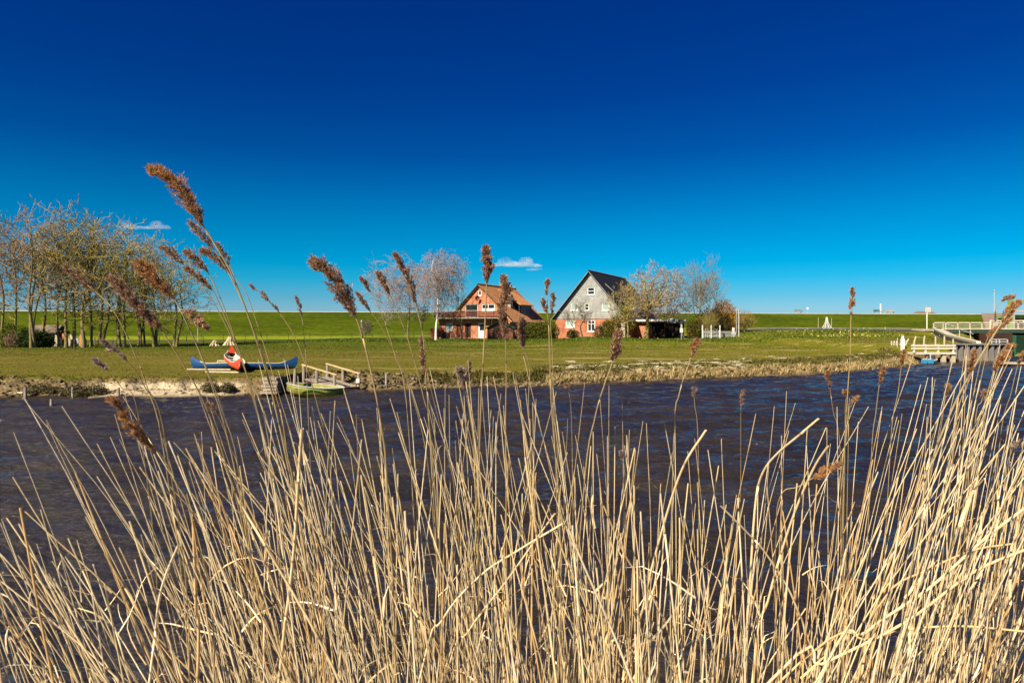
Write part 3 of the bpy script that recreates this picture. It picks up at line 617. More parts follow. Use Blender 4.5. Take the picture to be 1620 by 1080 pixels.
# posts along the road and field, one each
fence_posts = [(1204, 95, 522), (1251, 96, 521), (1260.5, 93, 519), (1285, 96, 520), (1294.5, 101, 502), (1315.5, 101, 503), (1331, 93, 520), (1377, 94, 518.5), (1400.5, 95, 517)]
for i, (px, D, top) in enumerate(fence_posts):
    lb = ['pale post in the grass just right of the yellow bush', 'short stake left of the lattice beacon', 'thin pale stake in the verge below the first bench', 'thin stake before the lattice beacon', 'tall thin stake left of the lattice beacon', 'tall thin stake right of the lattice beacon', 'stout pale post at the left end of the road', 'pale post at the middle of the road edge', 'slim pale post nearer the bridge along the road edge'][i]
    pole(px, D, top, 'fence_post', lb, 'post', post_wood, .05 if 'thin' not in lb else .035, 0, 'posts along the road verge')
pole(1191.5, 93, 526, 'fence_post', 'stout short post beside the yellow bush', 'post', post_wood, .08, 0, 'posts along the road verge')
pole(1183, 95, 526, 'fence_post', 'thin short post in the shade of the yellow bush', 'post', post_wood, .06, 0, 'posts along the road verge')
bank_posts = [(1410.5, 541, -.02), (1414.5, 541, .05), (1418.5, 541, .08), (1424.5, 545, .10), (1430, 541, .3), (1434.5, 538, .4), (1447, 534, .3), (1462, 533, .1), (1480, 534, 0), (1494, 533.5, .02), (1508, 538, 0)]
for i, (px, top, ln) in enumerate(bank_posts):
    D = 56; x = X(px, D); z0 = ground(x, D); o = pole(px-8*ln, D, top-2, 'bank_stake', None, None, post_wood, .07, ln*.8, None, z0)
    tag(o, ['leftmost upright stake of the leaning cluster on the bank', 'second stake of the leaning cluster on the bank', 'third stake of the leaning cluster on the bank', 'short stake behind the white bollard', 'leaning stake just right of the white bollard', 'most tilted stake right of the white bollard', 'tilted stake above the left end of the jetty railing', 'slightly leaning stake behind the jetty railing', 'upright stake behind the middle of the jetty railing', 'upright stake behind the right half of the jetty railing', 'stake at the foot of the concrete ramp'][i], 'stake', 'wooden stakes on the bank by the jetty')
o = MB().box(-.11, .11, -.11, .11, -.1, .95).box(-.07, .07, -.07, .07, .953, 1.15).build('white_bollard', white); o.location = (X(1428, 53), 53, Z(555, 53)); tag(o, 'white bollard on the bank between wooden stakes', 'bollard')
pole(1419.8, 54, 534, 'mooring_pole', 'thin blue grey metal pole among the leaning stakes', 'pole', grey_pole, .035)
# ------------------------------------------------------------ sluice, bridge, jetties
cream = paint('cream_paint', (.60, .54, .41), .6, .15, 3); green_steel = paint('green_steel', (.17, .30, .09), .6, .3, 3); dk_green = paint('dark_green', (.03, .10, .05), .6, .3, 3)
steel = paint('rusty_grey_steel', (.19, .17, .16), .75, .5, 3, stretch=(1, 1, .3)); conc_l = paint('warm_concrete', (.47, .39, .29), .85, .35, 2.2)
# sheet pile wall, corrugated
D = 51.5; x0, x1 = X(1511, D), X(1597, D); zt = Z(545.5, D); per = .38*1.05
pts = []; x = x0
while x < x1: pts += [(x, D), (x+per*.42, D), (x+per*.58, D+.28), (x+per, D+.28)]; x += per*1.16
pts += [(x1, D), (x1+.6, 52.6), (61.5, 84.5)]
mb = MB(); n = len(pts)
mb.add([(a, b, -.8) for a, b in pts]+[(a, b, zt) for a, b in pts], [(i, i+1, i+1+n, i+n) for i in range(n-1)])
o = mb.build('sheet_piling', steel); t = empty('quay_wall', (0, 0, 0), 0, 'corrugated steel sheet pile quay wall below the bridge ramp', 'quay wall'); o.parent = t
MB().box(x0-.1, x1+.15, D-.12, D+.9, zt+.002, zt+.10).build('cap_beam', steel, t)
# wooden jetty with white railing in front (left of wall)
D = 50.3; a = X(1441, D); b = X(1511.5, D); t = empty('landing_stage', (a, D, 0), 0, 'small wooden landing stage with white rails beside the sheet piling', 'jetty')
zd = Z(557.5, D); Wd = b-a
MB().box(.4, Wd, -.1, 1.1, zd-.12, zd).build('deck', cream, t)
mb = MB()
for z in (Z(546, D), Z(550.5, D)): mb.box(0, Wd, -.06, -.02, z-.08, z+.04)
mb.build('handrail', cream, t)
for px in (1446, 1464.5, 1484.5, 1508.5): MB().box(X(px, D)-a-.06, X(px, D)-a+.06, -.02, .1, zd-.02, Z(544.5, D)).build('post', cream, t)
for px in (1470, 1494, 1509): MB().box(X(px, D)-a-.13, X(px, D)-a+.13, .0, .26, -.6, zd-.12).build('pile', post_wood, t)
MB().box(X(1495, D)-a, Wd+.6, .5, .9, -.4, zd-.5).build('fender_beam', dark_wood, t)
# straw coloured slope under it
# small moored boat
t = empty('moored_boat', (X(1471, 48.6), 48.6, 0), R(52), 'small blue and white boat moored against the far right bank', 'boat')
mb = MB(); Ls = 13
def hullpts(q, Lb, Bm, Hh, sheer=.12, keel=0): 
    s_ = 2*q-1; w_ = Bm*(1-abs(s_)**2.6)**.8; zg = Hh+sheer*s_*s_; return w_, zg
def hull(mb, Lb, Bm, Hh, sheer=.12, th=.03, ns=17, power=2.6, bottom=.55, rock=.06, ends=.03):
    rows = []
    for i in range(ns):
        q = i/(ns-1); s_ = 2*q-1; w_ = max(ends, Bm*(1-abs(s_)**power)**.85); zg = Hh+sheer*abs(s_)**3; zk = rock*abs(s_)**4
        x = (q-.5)*Lb; xt = x*(1.0)
        pr = [(-1, 1), (-.98, .6), (-.85, .25), (-bottom, .04), (0, 0), (bottom, .04), (.85, .25), (.98, .6), (1, 1)]
        row = [(x*(1-.06*(1-h_)), w_*u_, zk+(zg-zk)*h_) for u_, h_ in pr]
        rows.append(row+[(x*.985, w_*u_*(1-th/max(w_, .05)) if w_ > .08 else w_*u_*.6, zk+(zg-zk)*h_+(th if h_ < 1 else .0)) for u_, h_ in reversed(pr)])
    n = len(rows[0]); vs = [p for r in rows for p in r]; fs = [(i*n+k, i*n+(k+1) % n, (i+1)*n+(k+1) % n, (i+1)*n+k) for i in range(ns-1) for k in range(n)]
    mb.add(vs, fs); return rows
hull(mb, 3.9, .75, .42, .08, .04); mb.build('hull', paint('boat_white', (.62, .66, .68), .5, .15, 3), t, smooth=True)
t.scale = (.62, .62, .72); MB().box(-1.99, -1.80, -.62, -.03, .06, .44).build('blue_panel', paint('boat_blue', (.02, .17, .33), .5, .2, 3), t); MB().box(-1.99, -1.80, .03, .62, .06, .44).build('blue_panel', paint('boat_blue', (.02, .17, .33), .5, .2, 3), t)
MB().box(-1.2, 1.4, -.5, .5, .36, .44).box(1.0, 1.7, -.35, .35, .4, .75).build('cover', paint('dark_cover', (.03, .035, .045), .7, .3, 3), t)
pole(1472, 48.5, 560, 'mooring_pole', 'thin grey mooring pole behind the small blue boat', 'pole', grey_pole, .05, 0, None, 0)
# concrete ramp with stairs and rail down to the quay
t = empty('concrete_ramp', (0, 0, 0), 0, 'pale concrete ramp sloping down from the bridge to the quay', 'ramp')
A = Vector((X(1477, 84), 84, Z(520, 84))); B = Vector((X(1500, 70), 70, Z(531, 70))); Cc = Vector((X(1548, 53), 53, Z(543, 53)))
mid_ = [A, B, Cc]; A2 = Vector((X(1492, 85), 85, Z(520.2, 85))); B2 = Vector((X(1518, 72), 72, Z(533.0, 72))); C2 = Vector((X(1558, 55), 55, Z(543.4, 55)))
mb = MB(); mb.add([A, B, Cc, C2, B2, A2]+[v-Vector((0, 0, .8)) for v in (A, B, Cc, C2, B2, A2)], [(0, 1, 4, 5), (1, 2, 3, 4), (0, 6, 7, 1), (1, 7, 8, 2), (3, 9, 10, 4), (4, 10, 11, 5)]); mb.build('slab', conc_l, t)
e0 = MB(); e0.bar(A+Vector((0, 0, .06)), B+Vector((0, 0, .06)), .3, .2); e0.bar(B+Vector((0, 0, .06)), Cc+Vector((0, 0, .06)), .3, .2); e0.build('kerb', cream, t)
mb = MB(); pv = A2+Vector((0, 0, .7)); mb.tube([A2+Vector((0, 0, .9)), B2+Vector((0, 0, .85)), C2.lerp(B2, .4)+Vector((0, 0, .6))], .03, 6)
mb.build('handrail', cream, t)
for q in (A2, B2, B2.lerp(C2, .5)): MB().bar(q, q+Vector((0, 0, .9)), .05).build('post', cream, t)
# the bridge
D = 86; bx0 = X(1476, D); bx1 = 100; br = empty('sluice_bridge', (0, 0, 0), 0, 'sluice bridge with white steel railings and a green edge beam', 'bridge')
zd = Z(520.3, D)
MB().box(bx0+1.4, bx1, D, D+7, zd-.25, zd).build('deck', concrete, br)
MB().box(bx0+1.6, bx1, D-.12, D-.003, zd-.50, zd-.06).build('edge_beam', paint('beam_green', (.035, .065, .045), .7, .3, 2), br)
MB().box(bx0+1.0, bx1, D-.2, D-.121, zd-.05, zd+.10).build('kerb', cream, br)
mb = MB()
for z, hh in ((zd+.80, .13), (zd+.52, .06), (zd+.28, .05)): mb.box(bx0, bx1, D-.1, D-.04, z-hh/2, z+hh/2); mb.box(bx0+12, bx1, D+6.9, D+6.96, z-hh/2+.35, z+hh/2+.35)
mb.build('handrail', cream, br)
x = bx0
while x < bx1-.5: MB().box(x, x+.11, D-.1, D+.01, zd-.3 if x < bx0+5 else zd, zd+.86).build('post', cream, br); x += 1.52
x = bx0+12
while x < bx0+30: MB().box(x, x+.11, D+6.89, D+6.99, zd, zd+1.2).build('post', cream, br); x += 1.52
pr0 = X(1549, D+1); MB().box(pr0, pr0+.75, D+1, D+1.6, -.5, zd-.26).build('pier', brick_b, br); MB().box(pr0-.04, pr0+.85, D+.9, D+1.7, -.5, zd-2.0).build('pier_base', cream, br)
MB().box(bx0+2.5, pr0, D+5.5, D+6, -.5, zd-.26).box(pr0+.76, bx1, D+5.5, D+6, -.5, zd-.26).build('abutment', paint('deck_shade_concrete', (.018, .017, .016), .9, .4, 1), br)  # abutment coloured near black to paint in the shade under the deck
x = bx0+8.2
for px in (1530, 1541): x = X(px, D+3); MB().box(x, x+.75, D+3, D+3.1, 0, zd-.26).build('gate_panel', dk_green, br)
x = X(1528, D); MB().box(x-.06, x+.06, D+.6, D+.72, -.3, zd-.26).build('steel_post', zinc, br)
# quay end railing
D = 58; t = empty('quay_railing', (0, 0, 0), 0, 'short grey white railing at the right end of the quay wall', 'railing')
mb = MB()
for y in (536.8, 540.5, 545): mb.tube([P(1569, y, D), P(1592, y, D), P(1594, y+1, D)], .045, 5)
mb.build('handrail', grey_pole, t)
for px in (1569, 1576, 1581, 1594): MB().tube([P(px, 537, D), P(px, 550, D)], .045, 5).build('post', grey_pole, t)
# sluice head with the green gate, right edge
D = 61; x = X(1602, D)-.62; t = empty('sluice_gate', (0, 0, 0), 0, 'green sluice gate with concrete side walls at the right edge of the channel', 'sluice gate')
MB().box(x-.3, x+.6, D, D+3, -.6, Z(527, D)).build('side_wall', dark_wood, t); MB().box(x-.75, x-.303, D-.2, D+.3, -.6, Z(545, D)).build('fender_pile', post_wood, t)
MB().box(x+.62, x+9, D+2, D+2.3, Z(566, D+2), Z(530, D+2)).build('gate_leaf', paint('gate_dark', (.010, .028, .014), .6, .4, 2), t); MB().box(x+.62, x+9, D+1.7, D+1.997, Z(571.5, D+2), Z(560, D+2)).build('lower_beam', green_steel, t)
MB().box(x+.62, x+9, D+1.6, D+1.98, -.5, Z(571.6, D+2)).build('sill_beam', cream, t)
for px in (1603, 1618): MB().box(X(px, D)+.4, X(px, D)+.65, D+1.65, D+1.98, Z(560, D+2), Z(530, D+2)).build('post', dk_green, t)
# gantry
D = 90; x = X(1598, D); t = empty('lifting_gantry', (0, 0, 0), 0, 'tall pale green steel lifting frame behind the bridge railing', 'gantry')
zt = Z(475.5, D); z0 = Z(512, D)-1
for xx in (x, x+6.5): MB().box(xx-.2, xx+.2, D-.2, D+.2, z0, zt-.25).build('post', green_steel, t); MB().box(xx+.42, xx+.5, D-.06, D+.06, z0, zt-.25).build('guide_rod', zinc, t)
MB().box(x-.22, x+6.72, D-.22, D+.22, zt-.25, zt).build('cross_beam', green_steel, t)
D = 100; mb = MB(); xq = X(1602, D)
t = empty('control_hut', (0, 0, 0), 0, 'low dark control hut with yellow green roof behind the lifting frame', 'hut')
MB().box(xq, xq+7, D, D+3, 1.8, Z(503, D)).build('wall', dark_wood, t); MB().box(xq-.3, xq+7.3, D-.3, D+3.3, Z(503, D)+.003, Z(499, D)).build('roof', green_steel, t)
o = MB().box(-.9, 1.4, -.1, .1, .0, .22).build('info_board', paint('rose_board', (.45, .33, .34), .7, .2, 3), loc=(X(1612, 99), 99, Z(493, 99))); 
t = empty('notice_board', (0, 0, 0), 0, 'small pinkish board on posts behind the lifting frame', 'board'); o.parent = t; o.name = 'board'
MB().box(X(1612, 99)-.7, X(1612, 99)-.62, 98.95, 99.05, 2, Z(493, 99)).build('post', zinc, t)
# path up the dike and two signs, flagpole
mb = MB(); cx0 = X(1563, 145); yb = crest(X(1580, 160))
xL, xR = X(1562, 150), X(1599, 150)
mb = MB(); yc = lambda x, a: crest(x)+a
pr_ = [(-25, .95), (-20, 1.95), (-15, 3.15), (-10, 4.3), (-5, 5.4), (-1.6, 6.02)]
vs = []
for a_, b_ in pr_: xl = X(1561.5, crest(100)+a_); xr = X(1600, crest(108)+a_); vs += [(xl, crest(xl)+a_, b_+.12), (xr, crest(xr)+a_, b_+.12)]
mb.add(vs, [(2*i, 2*i+1, 2*i+3, 2*i+2) for i in range(len(pr_)-1)]); mb.build('dike_path', paint('brown_paving', (.24, .17, .125), .9, .35, 1.2), kind='structure')
D = 96; x = X(1573, D); t = empty('flagpole', (x, D, 2.2), 0, 'slender white flagpole behind the bridge', 'flagpole'); h = Z(461, D)-2.2
MB().tube([(0, 0, 0), (0, 0, h)], [.06, .035], 7).build('pole', grey_pole, t); MB().tube([(0, 0, h), (0, 0, h+.1), (0, 0, h+.25)], [.06, .13, .02], 7).build('finial', zinc, t)
for px, top, lb in ((1574.5, 491, 'narrow dark furled parasol beside the flagpole'), (1587.5, 490, 'narrow dark furled parasol right of the flagpole')):
    D = 88; x = X(px, D); h = Z(top, D)-zd; t = empty('furled_parasol', (x, D, zd), 0, lb, 'parasol', 'furled parasols on the bridge')
    MB().tube([(0, 0, .8), (0, 0, 1.2), (0, 0, 2.0), (0, 0, h)], [.05, .13, .10, .02], 8).build('canopy', paint('dark_canvas', (.08, .065, .07), .9, .3, 4), t); MB().tube([(0, 0, 0), (0, 0, .85)], .03, 6).build('pole', zinc, t)
# floating pontoon at the right edge
D = 45; t = empty('pontoon', (X(1612, D), D, 0), 0, 'small dark pontoon with pale deck at the right edge of the water', 'pontoon')
MB().box(-.5, 3, 0, 1.5, -.1, .12).build('float', dark_wood, t); MB().box(-.6, 3, -.05, 1.5, .123, .2).build('deck', post_wood, t)
# ------------------------------------------------------------ left bank: canoes, rowing boat, jetty
def canoe(name, L, Bm, m_out, label):
    t = empty(name, (0, 0, 0), 0, label, 'canoe'); rows = []; ns = 33
    pr = [(1, 1), (1.02, .7), (.93, .35), (.62, .08), (0, 0)]
    vo = []; vi = []
    for i in range(ns):
        s_ = -1+2*i/(ns-1); w_ = Bm*max(.012, (1-abs(s_)**2.1))**.95; zg = .28+.37*max(0, (abs(s_)-.66)/.34)**1.6; zk = .02+.06*abs(s_)**6
        q = abs(s_); 
        for lst, off in ((vo, 0), (vi, .014)):
            row = []
            full = pr+[(-a, b) for a, b in reversed(pr[:-1])]
            for a, b in full:
                # rounded stems: lower points pull in towards the middle, upper edge recurves
                pull = 1-(.075*(1-b)**2+.04*b**4) if q > .8 else 1-(.075*(1-b)**2+.04*b**4)*(q/.8)**3
                ww = max(.004, w_-off) if w_ > .03 else w_
                row.append((s_*L/2*pull, a*ww, zk+off+(zg-zk-(off if b == 1 else 0))*b))
            lst.append(row)
    n = 9; mb = MB(); mb.add([p for r in vo for p in r], [(i*n+k, i*n+k+1, (i+1)*n+k+1, (i+1)*n+k) for i in range(ns-1) for k in range(n-1)]); mb.build('hull', m_out, t, smooth=True)
    mb = MB(); mb.add([p for r in vi for p in r], [(i*n+k, (i+1)*n+k, (i+1)*n+k+1, i*n+k+1) for i in range(2, ns-3) for k in range(n-1)]); mb.build('lining', paint('pale_lining', (.50, .50, .44), .6, .3, 4), t, smooth=True)
    mb = MB(); wood = paint('ash_gunwale', (.62, .56, .42), .6, .25, 6)
    for j in (0, 8): mb.tube([vo[i][j] for i in range(3, ns-3)], .017, 5)
    mb.build('gunwale', wood, t)
    for s_ in (-.42, .05, .45): i = int((s_+1)/2*(ns-1)); p = vi[i][0]; x_ = p[0]; MB().box(x_-.11, x_+.11, -abs(p[1])*.97, abs(p[1])*.97, p[2]-.09, p[2]-.07).build('seat', wood, t)
    for e in (0, 1):
        rr_ = range(0, 5) if e == 0 else range(ns-5, ns); mb = MB(); rr_ = list(rr_)
        mb.add([vo[i][0] for i in rr_]+[vo[i][8] for i in rr_], [(i, i+1, i+1+len(rr_), i+len(rr_)) for i in range(len(rr_)-1)]); mb.build('end_deck', m_out, t)
    return t
blue_m = paint('blue_hull', (.005, .05, .15), .4, .45, 5, spec=.5, bump=0); red_m = paint('red_hull', (.62, .060, .022), .4, .35, 3, spec=.5, bump=0)
c1_ = canoe('canoe', 5.05, .43, blue_m, 'blue canoe lying broadside on the grass bank'); D = 31.7; c1_.location = (X(386, D), D, ground(X(386, D), D)+.0); c1_.rotation_euler = (R(-9), 0, R(1.5))
c2_ = canoe('canoe', 4.55, .42, red_m, 'red canoe end on, propped across the blue canoe'); A = P(377, 0, 29.2); A.z = ground(A.x, 29.2)+.02; B = P(361.5, 0, 33.4); B.z = A.z+.47
dv = (B-A).normalized(); c2_.location = (A+B)/2; c2_.rotation_euler = (dv.to_track_quat('X', 'Z') @ Matrix.Rotation(R(13), 4, 'X').to_quaternion()).to_euler()
# trestle under the far end of the red canoe
tr = empty('trestle', (B.x, B.y-.55, ground(B.x, B.y)), 0, 'low wooden trestle carrying the raised end of the red canoe', 'trestle')
MB().bar((-.3, 0, .34), (.3, 0, .34), .08).build('crossbar', post_wood, tr)
for s_ in (-1, 1): MB().bar((s_*.25, -.02, .34), (s_*.3, -.14, 0), .05).build('leg', post_wood, tr); MB().bar((s_*.25, .02, .34), (s_*.3, .14, 0), .05).build('leg', post_wood, tr)
# rowing boat
t = empty('rowing_boat', (0, 0, 0), 0, 'yellow green rowing boat moored beside the small gangway', 'rowing boat'); mb = MB()
rows = hull(mb, 2.9, .58, .46, .03, .035, 21, 2.6, .62, .12, .12)
mb.build('hull', paint('yellow_green_hull', (.27, .26, .035), .6, .5, 3, spec=.45, bump=.05), t, smooth=True)
mb = MB()
for j in (0, 8): mb.tube([r[j] for r in rows], .03, 6)
mb.build('gunwale', paint('worn_gunwale', (.42, .42, .36), .6, .4, 5), t)
for i in (6, 12): x_ = rows[i][0][0]; w_ = abs(rows[i][0][1]); MB().box(x_-.12, x_+.12, -w_*.93, w_*.93, .33, .36).build('seat', post_wood, t)
MB().bar((-.95, -.60, .36), (.4, -.61, .36), .02, .03).build('rubbing_strake', gp, t)
t.location = (X(498, 25.6), 25.6, -.06); t.rotation_euler = (R(2), R(6), R(13)); t.scale = (.72, 1, .86)
# gangway
t = empty('gangway', (0, 0, 0), 0, 'small weathered wooden gangway with two handrails sloping into the water', 'gangway')
old = paint('silvery_wood', (.33, .27, .21), .85, .45, 7, bump=.4); rail_w = paint('new_rail_wood', (.52, .38, .18), .8, .3, 8)
A = G(480, 598, .47); B = G(531, 613.5, .12); Cn = G(568, 611, .12); Dn = G(518, 595.5, .47)
n = 13
mb = MB()
for i in range(n):
    a = A.lerp(B, i/n); b = A.lerp(B, (i+.93)/n); c = Dn.lerp(Cn, (i+.93)/n); d = Dn.lerp(Cn, i/n); z = Vector((0, 0, .05))
    mb.add([a, b, c, d, a-z, b-z, c-z, d-z], [(0, 1, 2, 3), (0, 4, 5, 1), (1, 5, 6, 2), (2, 6, 7, 3), (3, 7, 4, 0)])
mb.build('deck', old, t)
MB().bar(A-Vector((0, 0, .12)), B-Vector((0, 0, .12)), .08, .14).bar(Dn-Vector((0, 0, .12)), Cn-Vector((0, 0, .12)), .08, .14).bar(B-Vector((0, 0, .1)), Cn-Vector((0, 0, .1)), .1, .2).build('beam', dark_wood, t)
for p_, q_, fr_ in ((A, B, (0.01, .42, .97)), (Dn, Cn, (0.0, .5, .99))):
    for f_ in fr_:
        b_ = p_.lerp(q_, f_); MB().tube([b_-Vector((0, 0, .75)), b_+Vector((0, 0, .52))], .062, 8).build('post', old, t)
    MB().bar(p_+Vector((-.05, 0, .55)), q_+Vector((.05, 0, .52)), .09, .05).build('handrail', rail_w, t)
o = MB().box(-.07, .07, -.06, .06, 0, .17).build('power_box', white, loc=Cn+Vector((-.03, -.06, .15))); o.name = 'meter_box'; tag(o, 'small white box on the last gangway post', 'box')
# stacked planks step
t = empty('plank_steps', (0, 0, 0), 0, 'stack of grey planks forming steps on the bank left of the rowing boat', 'steps')
for i, (x0, x1, y0, y1) in enumerate(((414, 437, 597.5, 601.5), (416, 439, 603, 607.5), (413, 438, 609, 613), (416, 437, 614.5, 618), (411, 438, 619.5, 623))):
    D = 25.45-.08*i; MB().box(X(x0, D), X(x1, D), D, D+.55, Z(y1, D), Z(y0, D)).build('plank', old, t)
MB().box(X(418, 25.6), X(433, 25.6), 25.5, 26.1, -.2, Z(602, 25.6)).build('core', dark_wood, t)
def stake(px, y0, y1, D, lb, r=.055, lean=0, grp='stakes along the left bank'):
    mb = MB(); h = (y1-y0)/FP*D; mb.tube([(0, 0, -.3), (lean*.4, 0, h*.5), (lean, 0, h)], [r, r, r*.9], 8); o = mb.build('bank_stake', old); o.location = P(px, y1, D); tag(o, lb, 'stake', grp)
stake(465.5, 583, 622, 25.6, 'tall weathered stake in front of the rowing boat bow', .06, .04)
stake(611, 590, 616, 27.6, 'pale stake in the bank right of the gangway', .05)
stake(187.5, 613, 626, 25.0, 'short stump in the water below the sandy bank', .05)
stake(40, 612, 623, 24.7, 'short pale stump at the foot of the left bank', .05)
stake(81, 631, 637, 22.5, 'tiny stake tip poking out of the river on the left', .04)
stake(115, 612, 622, 24.9, 'stump at the corner of the eroded bank', .045)
# drift planks
for px, py, L_, rz_, lb in ((330, 584, 2.1, -4, 'long pale plank lying on the grass below the blue canoe'), (352, 588, 1.6, -12, 'shorter pale plank on the grass nearest the eroded bank'), (27, 600, .55, -8, 'bleached stick lying on the far left bank edge')):
    p = G(px, py, .62); o = MB().box(-L_/2, L_/2, -.06, .06, 0, .05).build('plank', paint('drift', (.55, .45, .30), .85, .3, 6), loc=(p.x, p.y, ground(p.x, p.y)+.015)); o.rotation_euler = (0, 0, R(rz_)); o.name = 'drift_plank'; tag(o, lb, 'plank')
# reed sheaves in the meadow
for px, hh, lb in ((339, .58, 'small cone of pale reed bundles standing in the meadow'), (363, .86, 'larger leaning stack of pale reed bundles in the meadow')):
    p = G(px, 548, .62); t = empty('reed_stack', (p.x, p.y, ground(p.x, p.y)), 0, lb, 'reed stack', 'stacks of cut reed in the meadow')
    k_ = 7 if hh < .7 else 11
    for i in range(k_):
        a = 2*math.pi*i/k_+.2; r0 = .45*hh+.1; mb = MB(); tp = Vector((.12*math.cos(a)+.12, .12*math.sin(a), hh*U(.85, 1.12)))
        mb.tube([(r0*math.cos(a)*1.2, r0*math.sin(a), 0), Vector((r0*.6*math.cos(a), r0*.6*math.sin(a), hh*.5)), tp], [.12, .07, .09], 7); mb.build('bundle', paint('cut_reed%d' % (i % 3), (.62-.1*(i % 3), .50-.1*(i % 3), .33-.08*(i % 3)), .9, .35, 9) if i < 3 else bpy.data.materials['cut_reed%d' % (i % 3)], t)
# rope fence behind the left trees
t = empty('rope_fence', (0, 0, 0), 0, 'low stake and rope fence crossing the meadow behind the left trees', 'fence')
pr_ = []
for i, px in enumerate((150, 178, 203, 229, 252, 281, 295, 307, 322)):
    D = 76+.6*i; x = X(px, D); z = ground(x, D); MB().tube([(x, D, z-.1), (x+U(-.05, .05), D, z+U(.85, 1.05))], .045, 6).build('post', post_wood, t); pr_.append(Vector((x, D, z+.85)))
MB().tube(pr_, .02, 4).build('rope', paint('pale_rope', (.55, .50, .22), .9, .2, 4), t)
# long wire fence along the track
t = empty('wire_fence', (0, 0, 0), 0, 'thin post and wire fence along the farm track', 'fence'); pts = []
for i, x in enumerate(np.arange(-56, -13, 3.3)):
    y = crest(x)-25-8.5; z = ground(x, y); MB().tube([(x, y, z-.1), (x, y, z+1.0)], .035, 5).build('post', dark_wood, t); pts.append(Vector((x, y, z+.9)))
MB().tube(pts, .012, 3).tube([p-Vector((0, 0, .45)) for p in pts], .012, 3).build('wire', zinc, t)
# dark hut among the left trees and pale upright boards behind them
t = empty('thatched_hut', (0, 0, 0), 0, 'small dark hut with thatched roof among the left trees', 'hut'); put(t, 72, 76)
MB().box(-1.6, .9, 0, 2, 0, 1.5).build('wall', dark_wood, t); mb = MB(); slab(mb, (-2.0, -.3, 1.45), (1.3, -.3, 1.45), (1.2, 1.0, 2.3), (-1.8, 1.0, 2.3), .15); slab(mb, (1.3, 2.3, 1.45), (-2, 2.3, 1.45), (-1.8, 1, 2.3), (1.2, 1, 2.3), .15); mb.build('roof', bpy.data.materials['thatch'], t)
cols_ = [(.55, .46, .34), (.5, .5, .48), (.5, .2, .08), (.45, .36, .28)]
for i, px in enumerate((88, 94, 100, 108, 113, 121, 127, 133)):
    D = 73+.3*(i % 3); hgt = [1.25, 1.0, 1.4, .95, 1.3, 1.1, 1.35, .9][i]; x = X(px, D)
    o = MB().poly_prism([(-.16, 0), (.16, 0), (.2, hgt*.6), (.05, hgt), (-.12, hgt*.95)], 0, .12).build('carved_board', paint('board_paint%d' % (i % 4), cols_[i % 4], .8, .4, 6), loc=(x, D, ground(x, D)-.02)); o.rotation_euler = (0, R(U(-6, 6)), R(U(-20, 20)))
    tag(o, 'upright %s board of the row behind the left tree trunks, %s' % (['pale cream', 'greyish', 'orange brown', 'light brown'][i % 4], 'nearer the hut' if i < 4 else 'farther from the hut'), 'board', 'upright boards behind the left trees')
# ------------------------------------------------------------ trees
def barkmat(name, a, b, lich=None, amt=.4, scale=1.2):
    m = NM(name); v = m.coord('Object'); f = m.noise(v, 6, 5, .7); g = m.noise(v, scale, 4, .7)
    cc = m.ramp(f, [(.3, a), (.65, b)])
    if lich: cc = m.mix(m.ramp(g, [(.62-amt*.4, (0, 0, 0)), (.74-amt*.4, (1, 1, 1))]), cc, lich)
    return m.fin(cc, .9, .15)
bark_mossy = barkmat('mossy_bark', (.09, .068, .04), (.26, .20, .125), (.22, .19, .04), .45)
twig_lichen = barkmat('lichen_twigs', (.18, .13, .07), (.36, .27, .16), (.27, .22, .04), .50, .25)
twig_pink = barkmat('pinkish_twigs', (.18, .125, .085), (.36, .26, .18), (.24, .19, .05), .25, .3)
bark_birch = barkmat('birch_bark', (.50, .46, .42), (.78, .75, .70), (.06, .05, .05), .22, 2.5)
twig_birch = barkmat('birch_twigs', (.20, .14, .125), (.38, .29, .26), None)
bark_dark = barkmat('dark_bark', (.04, .035, .028), (.13, .11, .08), (.16, .18, .03), .4)
twig_grey = barkmat('grey_twigs', (.09, .072, .06), (.20, .16, .13), (.20, .16, .05), .3)
